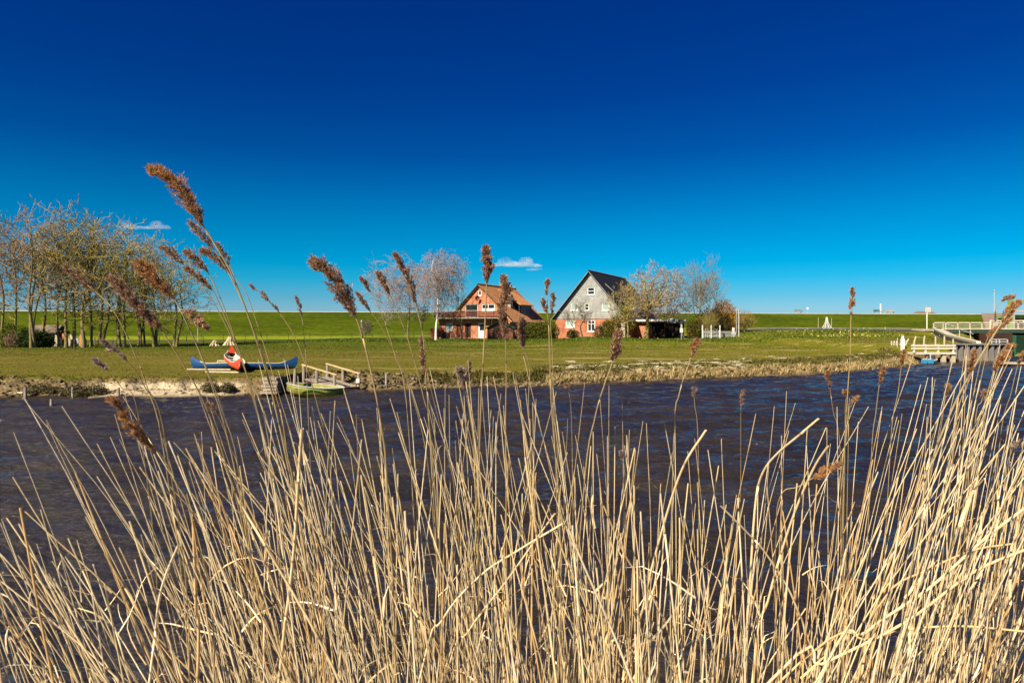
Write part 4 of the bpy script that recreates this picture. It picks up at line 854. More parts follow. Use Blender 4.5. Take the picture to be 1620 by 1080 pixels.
def grow(seed, H, trunk_r=.2, lean=(0, 0), fork=.3, n1=9, spread=.6, up=.5, n2=7, n3=7, n4=4, l1=.45, l2=.42, l3=.45, droop=0, rmin=.012, stems=1, wig=.12, width=1.0, tipup=0, start=.3, ball=False):
    r_ = random.Random(seed); T = MB(); C_ = MB()
    def path(p, d, L_, n, wg, dr, tropo=0):
        pts = [Vector(p)]; d = Vector(d).normalized()
        for i in range(n):
            d = (d+Vector((r_.gauss(0, wg), r_.gauss(0, wg), r_.gauss(0, wg)+tropo-dr*(i+1)/n))).normalized(); pts.append(pts[-1]+d*L_/n)
        return pts
    def at(pts, q):
        f = q*(len(pts)-1); i = min(int(f), len(pts)-2); return pts[i].lerp(pts[i+1], f-i), (pts[i+1]-pts[i]).normalized()
    def side(d, ang):
        a = d.orthogonal().normalized(); a.rotate(Matrix.Rotation(r_.uniform(0, 6.283), 3, d)); return (d*math.cos(ang)+a*math.sin(ang)).normalized()
    def squash(v): return Vector((v.x*width, v.y*width, v.z))
    for s_ in range(stems):
        base = Vector((0, 0, -.25)) if stems == 1 else Vector((r_.uniform(-.3, .3), r_.uniform(-.3, .3), -.25))
        d0 = Vector((lean[0]+(r_.gauss(0, .16) if stems > 1 else 0), lean[1]+(r_.gauss(0, .16) if stems > 1 else 0), 1))
        hh = H*(1 if s_ == 0 else r_.uniform(.75, .97)); tp = path(base, d0, hh*.95, 9, .05+wig*.25, 0, .06)
        tr = trunk_r*(1 if s_ == 0 else .8); T.tube(tp, [tr*(1.25 if i == 0 else 1)*(1-.9*i/9)+.02 for i in range(10)], 8)
        for i in range(n1):
            q = start+(.97-start)*(i+r_.random()*.8)/n1; p, d = at(tp, q); ang = r_.uniform(spread*.65, spread*1.25)*(1.15-.5*q)
            L1 = H*l1*(1.1-.75*q)*r_.uniform(.75, 1.2)*width; b1 = path(p, side(d, ang), L1, 6, wig, droop*.3, up*.12)
            r1 = max(.03, tr*(1-.85*q)*.55); T.tube(b1, [r1*(1-.75*k/6)+.01 for k in range(7)], 6)
            for j in range(n2):
                q2 = .25+.75*(j+r_.random())/n2; p2, d2 = at(b1, min(q2, 1)); b2 = path(p2, side(d2, r_.uniform(.35, .9)), L1*l2*(1.25-.6*q2)*r_.uniform(.7, 1.25), 4, wig*1.2, droop*.6, up*.1)
                r2 = max(.018, r1*.42); C_.tube(b2, [r2*(1-.65*k/4)+.004 for k in range(5)], 4, caps=False)
                l_2 = (b2[0]-b2[-1]).length
                for k in range(n3):
                    q3 = .15+.85*(k+r_.random())/n3; p3, d3 = at(b2, min(q3, 1)); b3 = path(p3, side(d3, r_.uniform(.3, .85)), max(.35, l_2*l3)*r_.uniform(.7, 1.4), 3, wig*1.3, droop, up*.1+tipup)
                    C_.tube(b3, [rmin*1.5, rmin*1.25, rmin*1.05, rmin*.7], 3, caps=False)
                    for _ in range(n4):
                        p4, d4 = at(b3, r_.uniform(.2, 1)); b4 = path(p4, side(d4, r_.uniform(.3, .8)), max(.25, l_2*l3*.5)*r_.uniform(.6, 1.4), 2, wig, droop*1.4, up*.06+tipup)
                        C_.tube(b4, [rmin, rmin*.85, rmin*.55], 3, caps=False)
    return T, C_
def colony(seed, H, cen, rad, n=520, tr=.17, top=.7, lean=(0, 0), stems=1, tw=5, twl=.55, tdir=.3, rmin=.016, shell=.55, limbs=0, wig=.10, zlow=.18, twist=0):
    """crown filled branch by branch: every growth point is reached from the nearest wood already there"""
    g_ = np.random.default_rng(seed); T = MB(); C_ = MB(); P_ = []; Rr = []; cen = np.array(cen, float); rad = np.array(rad, float)
    for s_ in range(stems):
        ph = g_.uniform(0, 6.28); h = H*top*(1 if s_ == 0 else g_.uniform(.75, .95)); b0 = np.array([0, 0, -.25])+(g_.normal(0, .15, 3)*[1, 1, 0] if s_ else 0); sp = g_.normal(0, .9, 2)*(s_ > 0)
        pts = []
        for i in range(12):
            q = i/11; pts.append(b0+np.array([lean[0]*H*q+sp[0]*q+wig*math.sin(q*7+ph)*q*2, lean[1]*H*q+sp[1]*q+wig*math.cos(q*6+ph)*q*2, h*q+.25*q]))
        r_ = [tr*(1.35 if i == 0 else 1.0)*(1-.82*i/11)+.015 for i in range(12)]; T.tube(pts, r_, 8)
        P_ += pts[int(12*zlow/top)+1:]; Rr += r_[int(12*zlow/top)+1:]
    d = g_.normal(size=(n, 3)); d /= np.linalg.norm(d, axis=1)[:, None]; r = g_.uniform(0, 1, n)**shell; A = cen+d*rad*(r*(1+.10*np.sin(d[:, 0]*6+seed)*np.sin(d[:, 2]*5)))[:, None]
    A = A[A[:, 2] > H*zlow]; ax = np.array([lean[0]*.7*H, lean[1]*.7*H, 0]); ds = np.hypot(A[:, 0]-ax[0], A[:, 1]-ax[1])/rad[0]+g_.normal(0, .10, len(A))+.25*np.abs(A[:, 2]-cen[2])/rad[2]
    if limbs:                                        # heavy crooked limbs first
        for k in range(limbs):
            a = 2*math.pi*k/limbs+g_.uniform(-.3, .3); e = g_.uniform(.0, 1.0); q = cen+rad*np.array([math.cos(a)*math.cos(e), math.sin(a)*math.cos(e), math.sin(e)])*.66; p0 = P_[min(len(P_)-1, int(g_.integers(0, 3)))]
            m0 = (p0+q)/2+g_.normal(0, .35, 3)-np.array([0, 0, .25*rad[2]*(1-e*.6)]); pts = [p0*(1-t)**2+2*m0*t*(1-t)+q*t*t+g_.normal(0, .07, 3)*(0 < t < 1) for t in np.linspace(0, 1, 9)]; r_ = [tr*(.62-.42*t) for t in np.linspace(0, 1, 9)]; T.tube(pts, r_, 7); P_ += pts[1:]; Rr += r_[1:]
    cap = len(P_)+len(A)*3+5; Q = np.zeros((cap, 3)); Qr = np.zeros(cap); k = len(P_); Q[:k] = P_; Qr[:k] = Rr
    for a in A[np.argsort(ds)]:
        v = a-Q[:k]; c = np.linalg.norm(v, axis=1)*(1+.05*(Qr[:k] < .03))+.9*np.maximum(0, .1-v[:, 2]*.8); j = int(np.argmin(c)); p = Q[j]; L_ = np.linalg.norm(a-p)
        if L_ < .12: continue
        out = (a-cen); m_ = (p+a)/2+g_.normal(0, .07, 3)*L_+np.array([0, 0, (-.10 if tdir > 0 else .12)*L_]); pts = [p*(1-t)**2+2*m_*t*(1-t)+a*t*t for t in (0, .35, .7, 1)]
        r0 = min(Qr[j]*.82, .018+.030*L_+.006*H/10); r1 = max(rmin*1.05, r0*.55); rr_ = [r0+(r1-r0)*t for t in (0, .35, .7, 1)]
        (T if r0 > .07 else C_).tube(pts, rr_, 4 if r0 > .03 else 3, caps=False)
        Q[k:k+3] = pts[1:]; Qr[k:k+3] = rr_[1:]; k += 3
        dv = (a-p)/L_
        for _ in range(tw):
            b = pts[1]*(1-(t := g_.uniform(0, 1)))+a*t; dd = dv*.6+g_.normal(0, .5, 3)+np.array([0, 0, tdir]); dd /= np.linalg.norm(dd); l = twl*g_.uniform(.5, 1.5); e_ = b+dd*l; mm = (b+e_)/2+g_.normal(0, .05, 3)*l*2+np.array([0, 0, .08*l if tdir < 0 else -.03*l])
            C_.tube([b, mm, e_], [rmin, rmin*.8, rmin*.45], 3, caps=False)
            for _2 in range(2):
                b2 = mm*(1-(t := g_.uniform(0, 1)))+e_*t; d2 = dd+g_.normal(0, .6, 3)+np.array([0, 0, tdir*.6]); d2 /= np.linalg.norm(d2); C_.tube([b2, b2+d2*l*g_.uniform(.3, .7)], [rmin*.75, rmin*.4], 3, caps=False)
    return T, C_
def tree(T, C_, name, loc, bark, twig, rz=0, s=1, **t):
    e = empty(name, loc, rz, t['label'], 'tree', t.get('group')); e.scale = (s, s, s)
    T.build('trunk', bark, e, smooth=True); C_.build('crown', twig, e); return e
def plant(o, px, D, h=None, H=None, rz=0):
    x = X(px, D); o.location = (x, D, ground(x, D)); o.rotation_euler = (0, 0, rz)
    if h: k = h/H; o.scale = (k, k, k)
twig_olive = barkmat('olive_twigs', (.11, .09, .025), (.26, .21, .06), None)
LG = 'bare trees along the left meadow edge'
va = [tree(*colony(11, 13, (0, 0, 8.2), (3.2, 3.2, 5.4), 300, .14, .84, zlow=.13, tw=2, rmin=.023), 'bare_tree', (0, 0, 0), bark_mossy, twig_lichen, label='x', group=LG),
      tree(*colony(12, 13, (.3, 0, 8.0), (3.6, 3.4, 5.1), 290, .12, .84, zlow=.15, stems=3, wig=.3, tw=2, rmin=.023), 'bare_tree', (0, 0, 0), bark_mossy, twig_pink, label='x', group=LG),
      tree(*colony(13, 13, (0, 0, 8.3), (2.6, 2.6, 4.8), 260, .11, .88, zlow=.2, wig=.25, tw=3, rmin=.023), 'bare_tree', (0, 0, 0), bark_mossy, twig_pink, label='x', group=LG),
      tree(*colony(14, 13, (0, 0, 7.2), (4.5, 4.5, 6.2), 450, .15, .80, zlow=.12, stems=2, wig=.25, tw=2, rmin=.023), 'bare_tree', (0, 0, 0), bark_mossy, twig_lichen, label='x', group=LG)]
used = set()
trees_l = [(2, 70, 326, 2, 'bare tree cut by the left edge of the photo'), (24, 72, 345, 0, 'slim bare tree left of the forked one'), (50, 67, 313, 1, 'open crowned bare tree whose trunk forks low, before the dark hut'),
           (69, 74, 350, 2, 'bare tree rising behind the dark hut'), (93, 68.5, 345, 2, 'straight bare tree left of the carved boards'), (105, 67.5, 330, 0, 'leaning pale trunked bare tree among the carved boards'),
           (117, 68, 322, 0, 'tall bare tree with twigs highest in the dense group'), (133, 67, 335, 3, 'stout pale footed bare tree at the right of the carved boards'), (144, 71, 335, 2, 'dark straight bare tree right of the pale footed one'),
           (158, 76, 350, 3, 'dark leaning bare tree standing farther back'), (189, 69.5, 345, 3, 'thick pale trunked bare tree right of the gap'), (197, 69, 352, 0, 'dark thick bare tree touching the pale trunked one'),
           (222, 77, 375, 1, 'leaning bare tree farther back, right of the thick pair'), (229, 73, 375, 2, 'slim bare tree before the leaning farther one'), (246, 70, 368, 3, 'low wide bare tree with drooping side limbs'), (276, 69.5, 385, 3, 'rightmost bare tree with a broad twiggy crown of the left group')]
used = set()
for i, (px, D, top, k, lb) in enumerate(trees_l):
    o = va[k] if k not in used else copy_tree(va[k]); used.add(k); o['label'] = lb
    x = X(px, D); h = Z(top, D)-ground(x, D); plant(o, px, D, h, 13.2, rz=i*2.1+.4)
    if k == 3: o.scale = (o.scale[0]*1.15, o.scale[1]*1.15, o.scale[2])
# brushwood under them
# centre trees
def one(px, D, top, name, lb, bark, twig, rz=0, wk=1, **k):
    x = X(px, D); g_ = ground(x, D); h = Z(top, D)-g_; T, C_ = grow(H=h, **k); e = tree(T, C_, name, (x, D, g_), bark, twig, rz, label=lb); e.scale = (wk, wk, 1); return e
def onec(px, D, ytop, name, lb, bark, twig, rz=0, cx=0, wR=3, zc=.6, zr=.42, **k):
    x = X(px, D); g_ = ground(x, D); h = Z(ytop, D)-g_; T, C_ = colony(H=h, cen=(cx, 0, h*zc), rad=(wR, wR, h*zr), **k); return tree(T, C_, name, (x, D, g_), bark, twig, rz, label=lb)
onec(690, 86, 390, 'birch_tree', 'white stemmed bare birch at the left end of the brick house', bark_birch, twig_birch, seed=21, cx=.6, wR=3.6, zc=.66, zr=.36, n=430, tw=5, tr=.15, top=.86, tdir=-.9, twl=.8, zlow=.30, wig=.28, rmin=.017)
onec(646, 94, 400, 'bare_tree', 'wide bare tree with long left reaching limbs left of the birch', bark_mossy, twig_birch, seed=23, cx=-1.3, wR=5.2, zc=.62, zr=.40, n=330, tw=5, tr=.14, top=.80, tdir=-.5, twl=.9, zlow=.20, wig=.2, rmin=.017)
onec(669, 96, 470, 'young_tree', 'thin young bare tree between the wide tree and the birch', bark_mossy, twig_grey, seed=24, wR=1.2, n=50, tr=.05, zlow=.3)
onec(729, 90, 450, 'bare_tree', 'small bare tree in front of the brick house balcony', bark_mossy, twig_lichen, seed=25, wR=2.3, n=75, tw=2, tr=.08, zc=.58, zr=.42, zlow=.25, tdir=-.3, twl=.6)
onec(579, 98, 506, 'small_tree', 'small brown twiggy tree beside the white street lamp', bark_dark, twig_grey, seed=26, wR=1.1, n=90, tr=.05, zlow=.25, twl=.35)
# the big pruned tree: crooked heavy limbs ending in a dense twig shell
gnarl = barkmat('gnarled_bark', (.16, .12, .06), (.36, .27, .13), (.30, .26, .05), .5)
onec(1021, 93, 417, 'pruned_tree', 'big gnarled tree with thick crooked limbs and a round twiggy crown', gnarl, twig_pink, seed=31, cx=1.5, wR=4.6, zc=.60, zr=.39, n=800, tr=.38, top=.42, limbs=9, lean=(.05, 0), shell=.36, tw=3, twl=.45, zlow=.30, rmin=.024)
onec(993, 91, 446, 'pruned_tree', 'smaller lichen covered crooked tree before the dark roof of the grey house', gnarl, twig_lichen, seed=32, cx=-.3, wR=3.0, zc=.60, zr=.38, n=230, tr=.17, top=.45, limbs=7, shell=.4, tw=3, twl=.5, zlow=.28, rmin=.024, rz=1.0)
onec(1108, 95, 417, 'bare_tree', 'bare tree with fine upswept branches behind the white railing', bark_mossy, twig_grey, seed=33, wR=3.7, zc=.60, zr=.42, n=240, tr=.12, top=.9, tdir=1.3, twl=1.3, tw=3, zlow=.25, rmin=.019)
onec(1060, 99, 474, 'bare_tree', 'low pale twiggy tree between the log store and the hut', bark_mossy, twig_pink, seed=34, wR=3.0, n=150, tw=3, tr=.07, zlow=.2, twl=.6)
onec(921, 94, 476, 'bare_tree', 'small crooked bare tree against the grey house gable', bark_dark, twig_grey, seed=35, wR=1.7, n=60, tr=.09, zlow=.35, wig=.3)
onec(919, 93, 488, 'leaning_tree', 'thin dark tree leaning left across the grey cladding', bark_dark, twig_grey, seed=36, cx=-1.6, wR=1.1, n=30, tr=.06, top=.9, lean=(-.55, 0), zlow=.5)
onec(1122, 89, 495, 'leaning_tree', 'small pale stemmed tree between the white railing and the hut', bark_mossy, twig_olive, seed=38, wR=1.3, n=60, tr=.07, lean=(.1, 0), zlow=.35)
onec(1178, 93, 498, 'small_tree', 'small yellowish twiggy tree right of the lamp post', bark_mossy, twig_olive, seed=37, wR=1.7, n=130, tr=.08, zlow=.25, twl=.4)
# ------------------------------------------------------------ shrubs: many small leaves over lumpy volumes
def leaves(seed, lumps, n, size, droop=0):
    g_ = np.random.default_rng(seed); V = []; Cc = []; tot = sum(l[3]*l[4]*l[5] for l in lumps)
    for cx, cy, cz, rx, ry, rz_ in lumps:
        k = int(n*rx*ry*rz_/tot)+8; d = g_.normal(size=(k, 3)); d /= np.linalg.norm(d, axis=1)[:, None]; rr = g_.uniform(.25, 1, k)**.38
        rr *= 1+.16*np.sin(d[:, 0]*7+cx*3)*np.sin(d[:, 2]*6+cz)+.10*g_.normal(size=k)
        p = np.array([cx, cy, cz])+d*rr[:, None]*np.array([rx, ry, rz_]); p[:, 2] = np.abs(p[:, 2]-.03)+.03
        u = g_.normal(size=(k, 3))+d*.4; u /= np.linalg.norm(u, axis=1)[:, None]; w_ = np.cross(u, g_.normal(size=(k, 3))); w_ /= np.linalg.norm(w_, axis=1)[:, None]; s_ = (size*g_.uniform(.6, 1.5, k))[:, None]
        V.append(np.stack([p-u*s_, p+w_*s_*.5, p+u*s_, p-w_*s_*.5], 1).reshape(-1, 3)); t_ = np.clip(g_.normal(.5, .22, k), 0, 1); Cc.append(np.repeat(t_, 4))
    V = np.concatenate(V); c = np.concatenate(Cc); F = np.arange(len(V)).reshape(-1, 4); return V, F, np.stack([c, c, c], 1)
def shrub(px, D, lumps, n, size, mat_, lb, name='shrub', stem=True, rz=0, cat='shrub', group=None, seed=0):
    x = X(px, D); e = empty(name, (x, D, ground(x, D)), rz, lb, cat, group); V, F, c = leaves(seed+int(px), lumps, n, size)
    npmesh('foliage', V, F, mat_, e, colr=c)
    r_ = random.Random(int(px)+seed); mb = MB()
    for l in lumps:
        for _ in range(4):
            q = Vector((l[0]+r_.uniform(-.5, .5)*l[3], l[1]+r_.uniform(-.4, .4)*l[4], l[2]+l[5]*r_.uniform(.2, .8))); b_ = Vector((l[0]*.5+r_.uniform(-.1, .1), l[1]*.5, -.1)); mb.tube([b_, (b_+q)/2+Vector((r_.gauss(0, .08), 0, .1)), q], [.035, .025, .01], 4)
    mb.build('stems', bark_dark, e); return e
ev = leafmat('evergreen_leaves', [(0, (.010, .022, .006)), (.5, (.028, .055, .010)), (1, (.07, .11, .015))])
yel = leafmat('yellow_buds', [(0, (.07, .075, .008)), (.5, (.22, .20, .015)), (1, (.48, .38, .03))])
hed = leafmat('hedge_leaves', [(0, (.025, .04, .006)), (.5, (.10, .115, .012)), (1, (.24, .22, .03))])
org = leafmat('copper_leaves', [(0, (.10, .045, .008)), (.5, (.40, .185, .018)), (1, (.62, .32, .03))])
drk = leafmat('dark_leaves', [(0, (.008, .010, .005)), (.5, (.022, .022, .008)), (1, (.06, .05, .012))])
shrub(845, 97, [(-1.6, 0, 1.0, .8, .8, 1.25), (-.5, 0, 1.05, .9, .8, 1.35), (.7, .1, 1.15, .9, .8, 1.5), (1.8, 0, 1.1, .9, .8, 1.4)], 6500, .08, hed, 'long yellow green hedge between the two houses', 'hedge')
shrub(868, 99, [(0, 0, 1.3, 1.0, .9, 1.6), (.8, 0, 1.0, .8, .7, 1.3)], 2600, .09, hed, 'rounder hedge bush touching the left corner of the grey house')
shrub(906, 95, [(-.25, 0, .72, .65, .6, .65), (.35, 0, .65, .6, .55, .62)], 2400, .06, ev, 'small round dark evergreen under the left brick window')
shrub(953, 94, [(-.5, 0, .8, .8, .7, .95), (.6, .1, 1.1, .9, .8, 1.25)], 3200, .07, ev, 'dark green bush at the right corner of the grey gable')
shrub(971, 93.5, [(-.7, 0, 1.2, .8, .7, 1.3), (.4, 0, 1.6, .9, .8, 1.6), (1.2, .2, .9, .8, .7, 1.0)], 4200, .08, leafmat('mixed_leaves', [(0, (.02, .03, .005)), (.5, (.10, .115, .01)), (1, (.34, .29, .02))]), 'yellow green bush between the grey gable and stone pillar')
shrub(985, 94, [(0, .3, 2.6, 1.1, .8, 1.3), (1.2, .4, 1.9, .9, .7, 1.0), (-.9, .2, 2.0, .7, .6, .9)], 1500, .07, yel, 'yellow budding shrub rising above the stone pillar')
shrub(1113, 91, [(-1.2, 0, 1.2, 1.0, .8, 1.4), (-.3, .3, 1.5, .8, .7, 1.6)], 3200, .07, leafmat('olive_leaves', [(0, (.02, .02, .005)), (.5, (.09, .075, .012)), (1, (.24, .19, .02))]), 'dark olive bush left of the white railing')
shrub(1093, 92.5, [(0, 0, 1.2, .7, .6, 1.35), (.9, 0, 1.0, .7, .6, 1.1)], 2200, .07, drk, 'very dark bush between the letter box and the railing')
shrub(1128, 94, [(-.6, 0, 2.3, 1.5, 1.2, 1.7), (.8, 0, 1.9, 1.3, 1.1, 1.6), (.4, .3, 3.0, 1.1, 1.0, 1.2)], 3800, .08, leafmat('brown_leaves', [(0, (.035, .022, .006)), (.5, (.13, .085, .014)), (1, (.30, .19, .02))]), 'tall brown budding shrub behind the railing')
shrub(1145, 90.5, [(-.9, 0, 1.2, 1.0, .8, 1.4), (.3, 0, 1.4, .9, .8, 1.5)], 3000, .07, drk, 'almost black bush behind the right end of the railing')
shrub(1128, 90.6, [(-.5, 0, 1.0, 1.0, .6, 1.3), (.6, .1, .9, .9, .6, 1.2)], 3400, .07, drk, 'near black bush directly behind the white railing')
shrub(1147, 95, [(0, 0, 2.6, 1.7, 1.4, 2.1), (1.0, 0, 1.8, 1.4, 1.1, 1.6), (-.5, 0, 3.6, 1.0, .9, 1.3), (1.6, 0, 1.2, .9, .8, 1.0)], 7000, .08, org, 'big copper orange shrub left of the lamp post')
shrub(1179, 93, [(0, 0, 1.9, 1.5, 1.2, 1.0), (-.5, 0, 2.5, 1.0, .9, .7)], 750, .06, org, 'sparse orange budding bush right of the lamp post')
for px, D, lumps, n, mt, lb in ((8, 71, [(-.8, 0, 1.9, 1.9, 1.2, .9), (.8, 0, 1.6, 1.2, 1, .8)], 1600, hed, 'pale twiggy thicket at the left edge below the trees'), (26, 69, [(-1.0, 0, .9, 1.3, .9, 1.0), (.6, 0, .8, 1.1, .8, .9)], 2800, hed, 'low green brown thicket left of the dark hut'),
                            (52, 68, [(-.4, 0, .9, 1.2, .9, 1.15), (.8, 0, .75, 1.0, .8, .9)], 4200, ev, 'dark evergreen thicket before the dark hut'), (72, 69, [(0, 0, .6, .9, .7, .7)], 1700, ev, 'low dark bush right of the evergreen thicket')):
    shrub(px, D, lumps, n, .08, mt, lb, seed=3)
shrub(20, 67.6, [(0, 0, .75, .9, .6, .75)], 1100, .06, leafmat('russet_leaves', [(0, (.08, .045, .03)), (.5, (.22, .13, .09)), (1, (.4, .26, .18))]), 'russet low bush at the foot of the leftmost trees')
# ------------------------------------------------------------ ground cover
def blades(n, xf, hmin, hmax, wd, lean, seed, curl=.3):
    g_ = np.random.default_rng(seed); x, y, z = xf(g_, n); k = len(x); h = g_.uniform(hmin, hmax, k); a = g_.uniform(0, 2*np.pi, k); l = g_.normal(0, lean, (k, 2)); w_ = wd*g_.uniform(.6, 1.5, k)
    ca, sa = np.cos(a)*w_, np.sin(a)*w_; b = np.stack([x, y, z-.02], 1); m_ = b+np.stack([l[:, 0]*h*.4, l[:, 1]*h*.4, h*.6], 1); t_ = b+np.stack([l[:, 0]*h, l[:, 1]*h, h*(1-curl*np.abs(l[:, 0]))], 1); o = np.stack([ca, sa, ca*0], 1)
    V = np.stack([b-o, b+o, m_+o*.8, t_, m_-o*.8], 1); c = np.repeat(np.clip(g_.normal(.5, .24, k), 0, 1), 5); F = np.arange(k*5).reshape(-1, 5); return V.reshape(-1, 3), F, np.stack([c]*3, 1)
def bankpts(x0, x1, s0, s1, p=1.0):
    def f(g_, n):
        x = g_.uniform(x0, x1, n); s_ = s0+(s1-s0)*g_.uniform(0, 1, n)**p; cl = g_.uniform(0, 1, n) < .12+.88*(vn(x, s_*2, 2.6, 14) > .0); x = x[cl]; s_ = s_[cl]; y = wline(x)+s_; return x, y, hfield(x, y)
    return f
straw = leafmat('straw_blades', [(0, (.10, .065, .02)), (.5, (.52, .37, .15)), (1, (.90, .75, .44))])
oliv = leafmat('olive_grass', [(0, (.04, .038, .008)), (.5, (.125, .115, .022)), (1, (.36, .28, .09))])
grn = leafmat('green_grass', [(0, (.035, .052, .004)), (.5, (.095, .118, .008)), (1, (.25, .23, .03))])
V, F, c = blades(34000, bankpts(1.5, 30, .0, 1.1), .08, .36, .012, .45, 41); npmesh('dry_bank_grass', V, F, straw, colr=c, kind='stuff')
V, F, c = blades(16000, bankpts(-4, 6, .3, 1.9), .06, .26, .013, .6, 42); npmesh('rough_bank_grass', V, F, oliv, colr=c, kind='stuff')
V, F, c = blades(52000, bankpts(1, 30, .3, 4.5, 1.3), .05, .22, .012, .5, 43); npmesh('bank_edge_grass', V, F, oliv, colr=c, kind='stuff')
V, F, c = blades(13000, bankpts(-30, -5, .55, 1.6), .03, .10, .012, .6, 44); npmesh('turf_edge_grass', V, F, oliv, colr=c, kind='stuff')
def field(g_, n, lo=27, hi=52):
    D = lo+(hi-lo)*g_.uniform(0, 1, n)**1.2; px = g_.uniform(-80, 1500, n); x = (px-810)/1080*D; k = (D-wline(x)) > 1.0; x, y = x[k], D[k]; return x, y, hfield(x, y)
V, F, c = blades(60000, field, .02, .06, .018, .9, 45); npmesh('meadow_grass', V, F, leafmat('dry_turf', [(0, (.055, .052, .007)), (.5, (.135, .118, .018)), (1, (.27, .22, .05))]), colr=c, kind='stuff')
V, F, c = blades(30000, lambda g_, n: field(g_, n, 46, 70), .03, .08, .025, .9, 55); npmesh('meadow_grass', V, F, bpy.data.materials['dry_turf'], colr=c, kind='stuff')
V, F, c = blades(26000, lambda g_, n: field(g_, n, 62, 80), .04, .11, .03, .8, 56); npmesh('meadow_grass', V, F, grn, colr=c, kind='stuff')
def emb(g_, n):
    D = g_.uniform(78, 95, n); x = g_.uniform(-34, 50, n); return x, D, hfield(x, D)
V, F, c = blades(26000, emb, .08, .24, .035, .6, 46); npmesh('verge_grass', V, F, leafmat('lush_grass', [(0, (.03, .06, .004)), (.5, (.075, .13, .008)), (1, (.20, .24, .02))]), colr=c, kind='stuff')
# broken pale reed litter washed on the bank
def litter(n, seed, cx, sc1, sc2):
    g_ = np.random.default_rng(seed); V = []; F = []; Cc = []
    for i in range(n):
        x0 = g_.uniform(*cx); s0 = g_.uniform(sc1, sc2); L_ = g_.uniform(.2, .8); k = int(26*L_); a0 = g_.normal(.35, .25)
        for _ in range(k):
            q = g_.normal(0, L_*.28, 2); x = x0+q[0]+.0; y = wline(x0)+s0+q[0]*-.35+q[1]*.28; z = float(hfield(x, y))+g_.uniform(.02, .09); a = a0+g_.normal(0, .5); l = g_.uniform(.1, .3); w_ = .012
            dx_, dy_ = math.cos(a)*l/2, -math.sin(a)*l/2; px_, py_ = math.sin(a)*w_, math.cos(a)*w_; b = len(V)
            V += [(x-dx_-px_, y-dy_-py_, z), (x+dx_-px_, y+dy_-py_, z+.02), (x+dx_+px_, y+dy_+py_, z+.03), (x-dx_+px_, y-dy_+py_, z+.01)]; F.append((b, b+1, b+2, b+3)); Cc += [g_.uniform(.4, 1)]*4
    return V, F, np.stack([Cc]*3, 1)
V, F, c = litter(80, 51, (2.0, 13.5), .9, 3.2); npmesh('reed_litter', V, F, leafmat('bleached_litter', [(0, (.4, .33, .2)), (.6, (.72, .62, .42)), (1, (.85, .78, .60))]), colr=c, kind='stuff')
V, F, c = litter(20, 52, (1, 27), 2.0, 7); npmesh('reed_litter', V, F, bpy.data.materials['bleached_litter'], colr=c, kind='stuff')
# clods and stones along the waterline
def stones(n, xr_, sr, rr, seed, m_, name):
    g_ = np.random.default_rng(seed); bm = bmesh.new(); bmesh.ops.create_icosphere(bm, subdivisions=1, radius=1); bv = np.array([v.co for v in bm.verts]); bf = np.array([[v.index for v in f.verts] for f in bm.faces]); bm.free(); V = []; F = []; Cc = []
    for i in range(n):
        x = g_.uniform(*xr_); y = wline(x)+g_.uniform(*sr); r = g_.uniform(*rr); p = bv*(1+.22*g_.normal(size=(len(bv), 1)))*r*np.array([g_.uniform(.8, 1.6), 1, .65])+np.array([x, y, float(hfield(x, y))+r*.15]); F.append(bf+len(V)*len(bv)); V.append(p); Cc.append(np.full(len(bv), g_.uniform(0, 1)))
    c = np.concatenate(Cc); npmesh(name, np.concatenate(V), np.concatenate(F), m_, colr=np.stack([c]*3, 1), kind='stuff')
cl = leafmat('clod_soil', [(0, (.04, .028, .015)), (.5, (.12, .085, .042)), (1, (.28, .21, .11))], 0)
stones(1900, (-4.9, 4), (-.1, .95), (.015, .07), 61, cl, 'bank_clods'); stones(600, (-9.3, -4.6), (.0, .9), (.02, .07), 62, cl, 'bank_clods'); stones(1100, (-30, -16), (-.05, .7), (.02, .09), 63, cl, 'bank_clods'); stones(170, (-16, -9.5), (-.1, 1.0), (.015, .05), 64, cl, 'bank_clods')
for px, wd, hh, lb in ((149, .6, .34, 'mossy clump of turf at the left end of the sandy cut'), (332, .42, .33, 'dark mossy turf clump at the right end of the sandy cut'), (360, .33, .3, 'second dark turf clump beside the boat landing'), (120, .75, .38, 'large slumped turf clod left of the sandy cut'), (62, .8, .36, 'wide slumped turf clod on the far left bank')):
    D = 25.6 if px > 200 else 25.1; shrub(px, D, [(0, 0, .15, wd*.8, .3, hh*.7), (wd*.4, .05, .1, wd*.5, .25, hh*.5)], 900, .035, leafmat('turf_brown', [(0, (.03, .026, .012)), (.5, (.09, .075, .028)), (1, (.22, .18, .07))]), lb, 'turf_clump', cat='turf clump')
# daffodils in the verge
def daff():
    e = empty('daffodil', (0, 0, 0), 0, 'yellow daffodil blooming in the green verge below the road', 'flower', 'daffodils in the verge')
    mb = MB()
    for k in range(5): a = k*1.256; mb.tube([(0, 0, 0), (.05*math.cos(a), .05*math.sin(a), .16), (.12*math.cos(a), .12*math.sin(a), .24)], [.014, .012, .006], 3)
    mb.build('leaves', ev, e)
    mb = MB()
    for k in range(6): a = k*1.047; mb.add([(0, 0, .30), (.055*math.cos(a-.3), -.03, .30+.055*math.sin(a-.3)), (.11*math.cos(a), -.02, .30+.11*math.sin(a)), (.055*math.cos(a+.3), -.03, .30+.055*math.sin(a+.3))], [(0, 1, 2, 3)])
    mb.tube([(0, -.01, .30), (0, -.07, .30)], [.03, .045], 7); mb.tube([(0, 0, 0), (0, 0, .30)], .012, 3)
    mb.build('bloom', paint('daffodil_yellow', (.80, .68, .12), .6, .15, 9), e); return e
d0_ = daff(); fi = 0; r_ = random.Random(8)
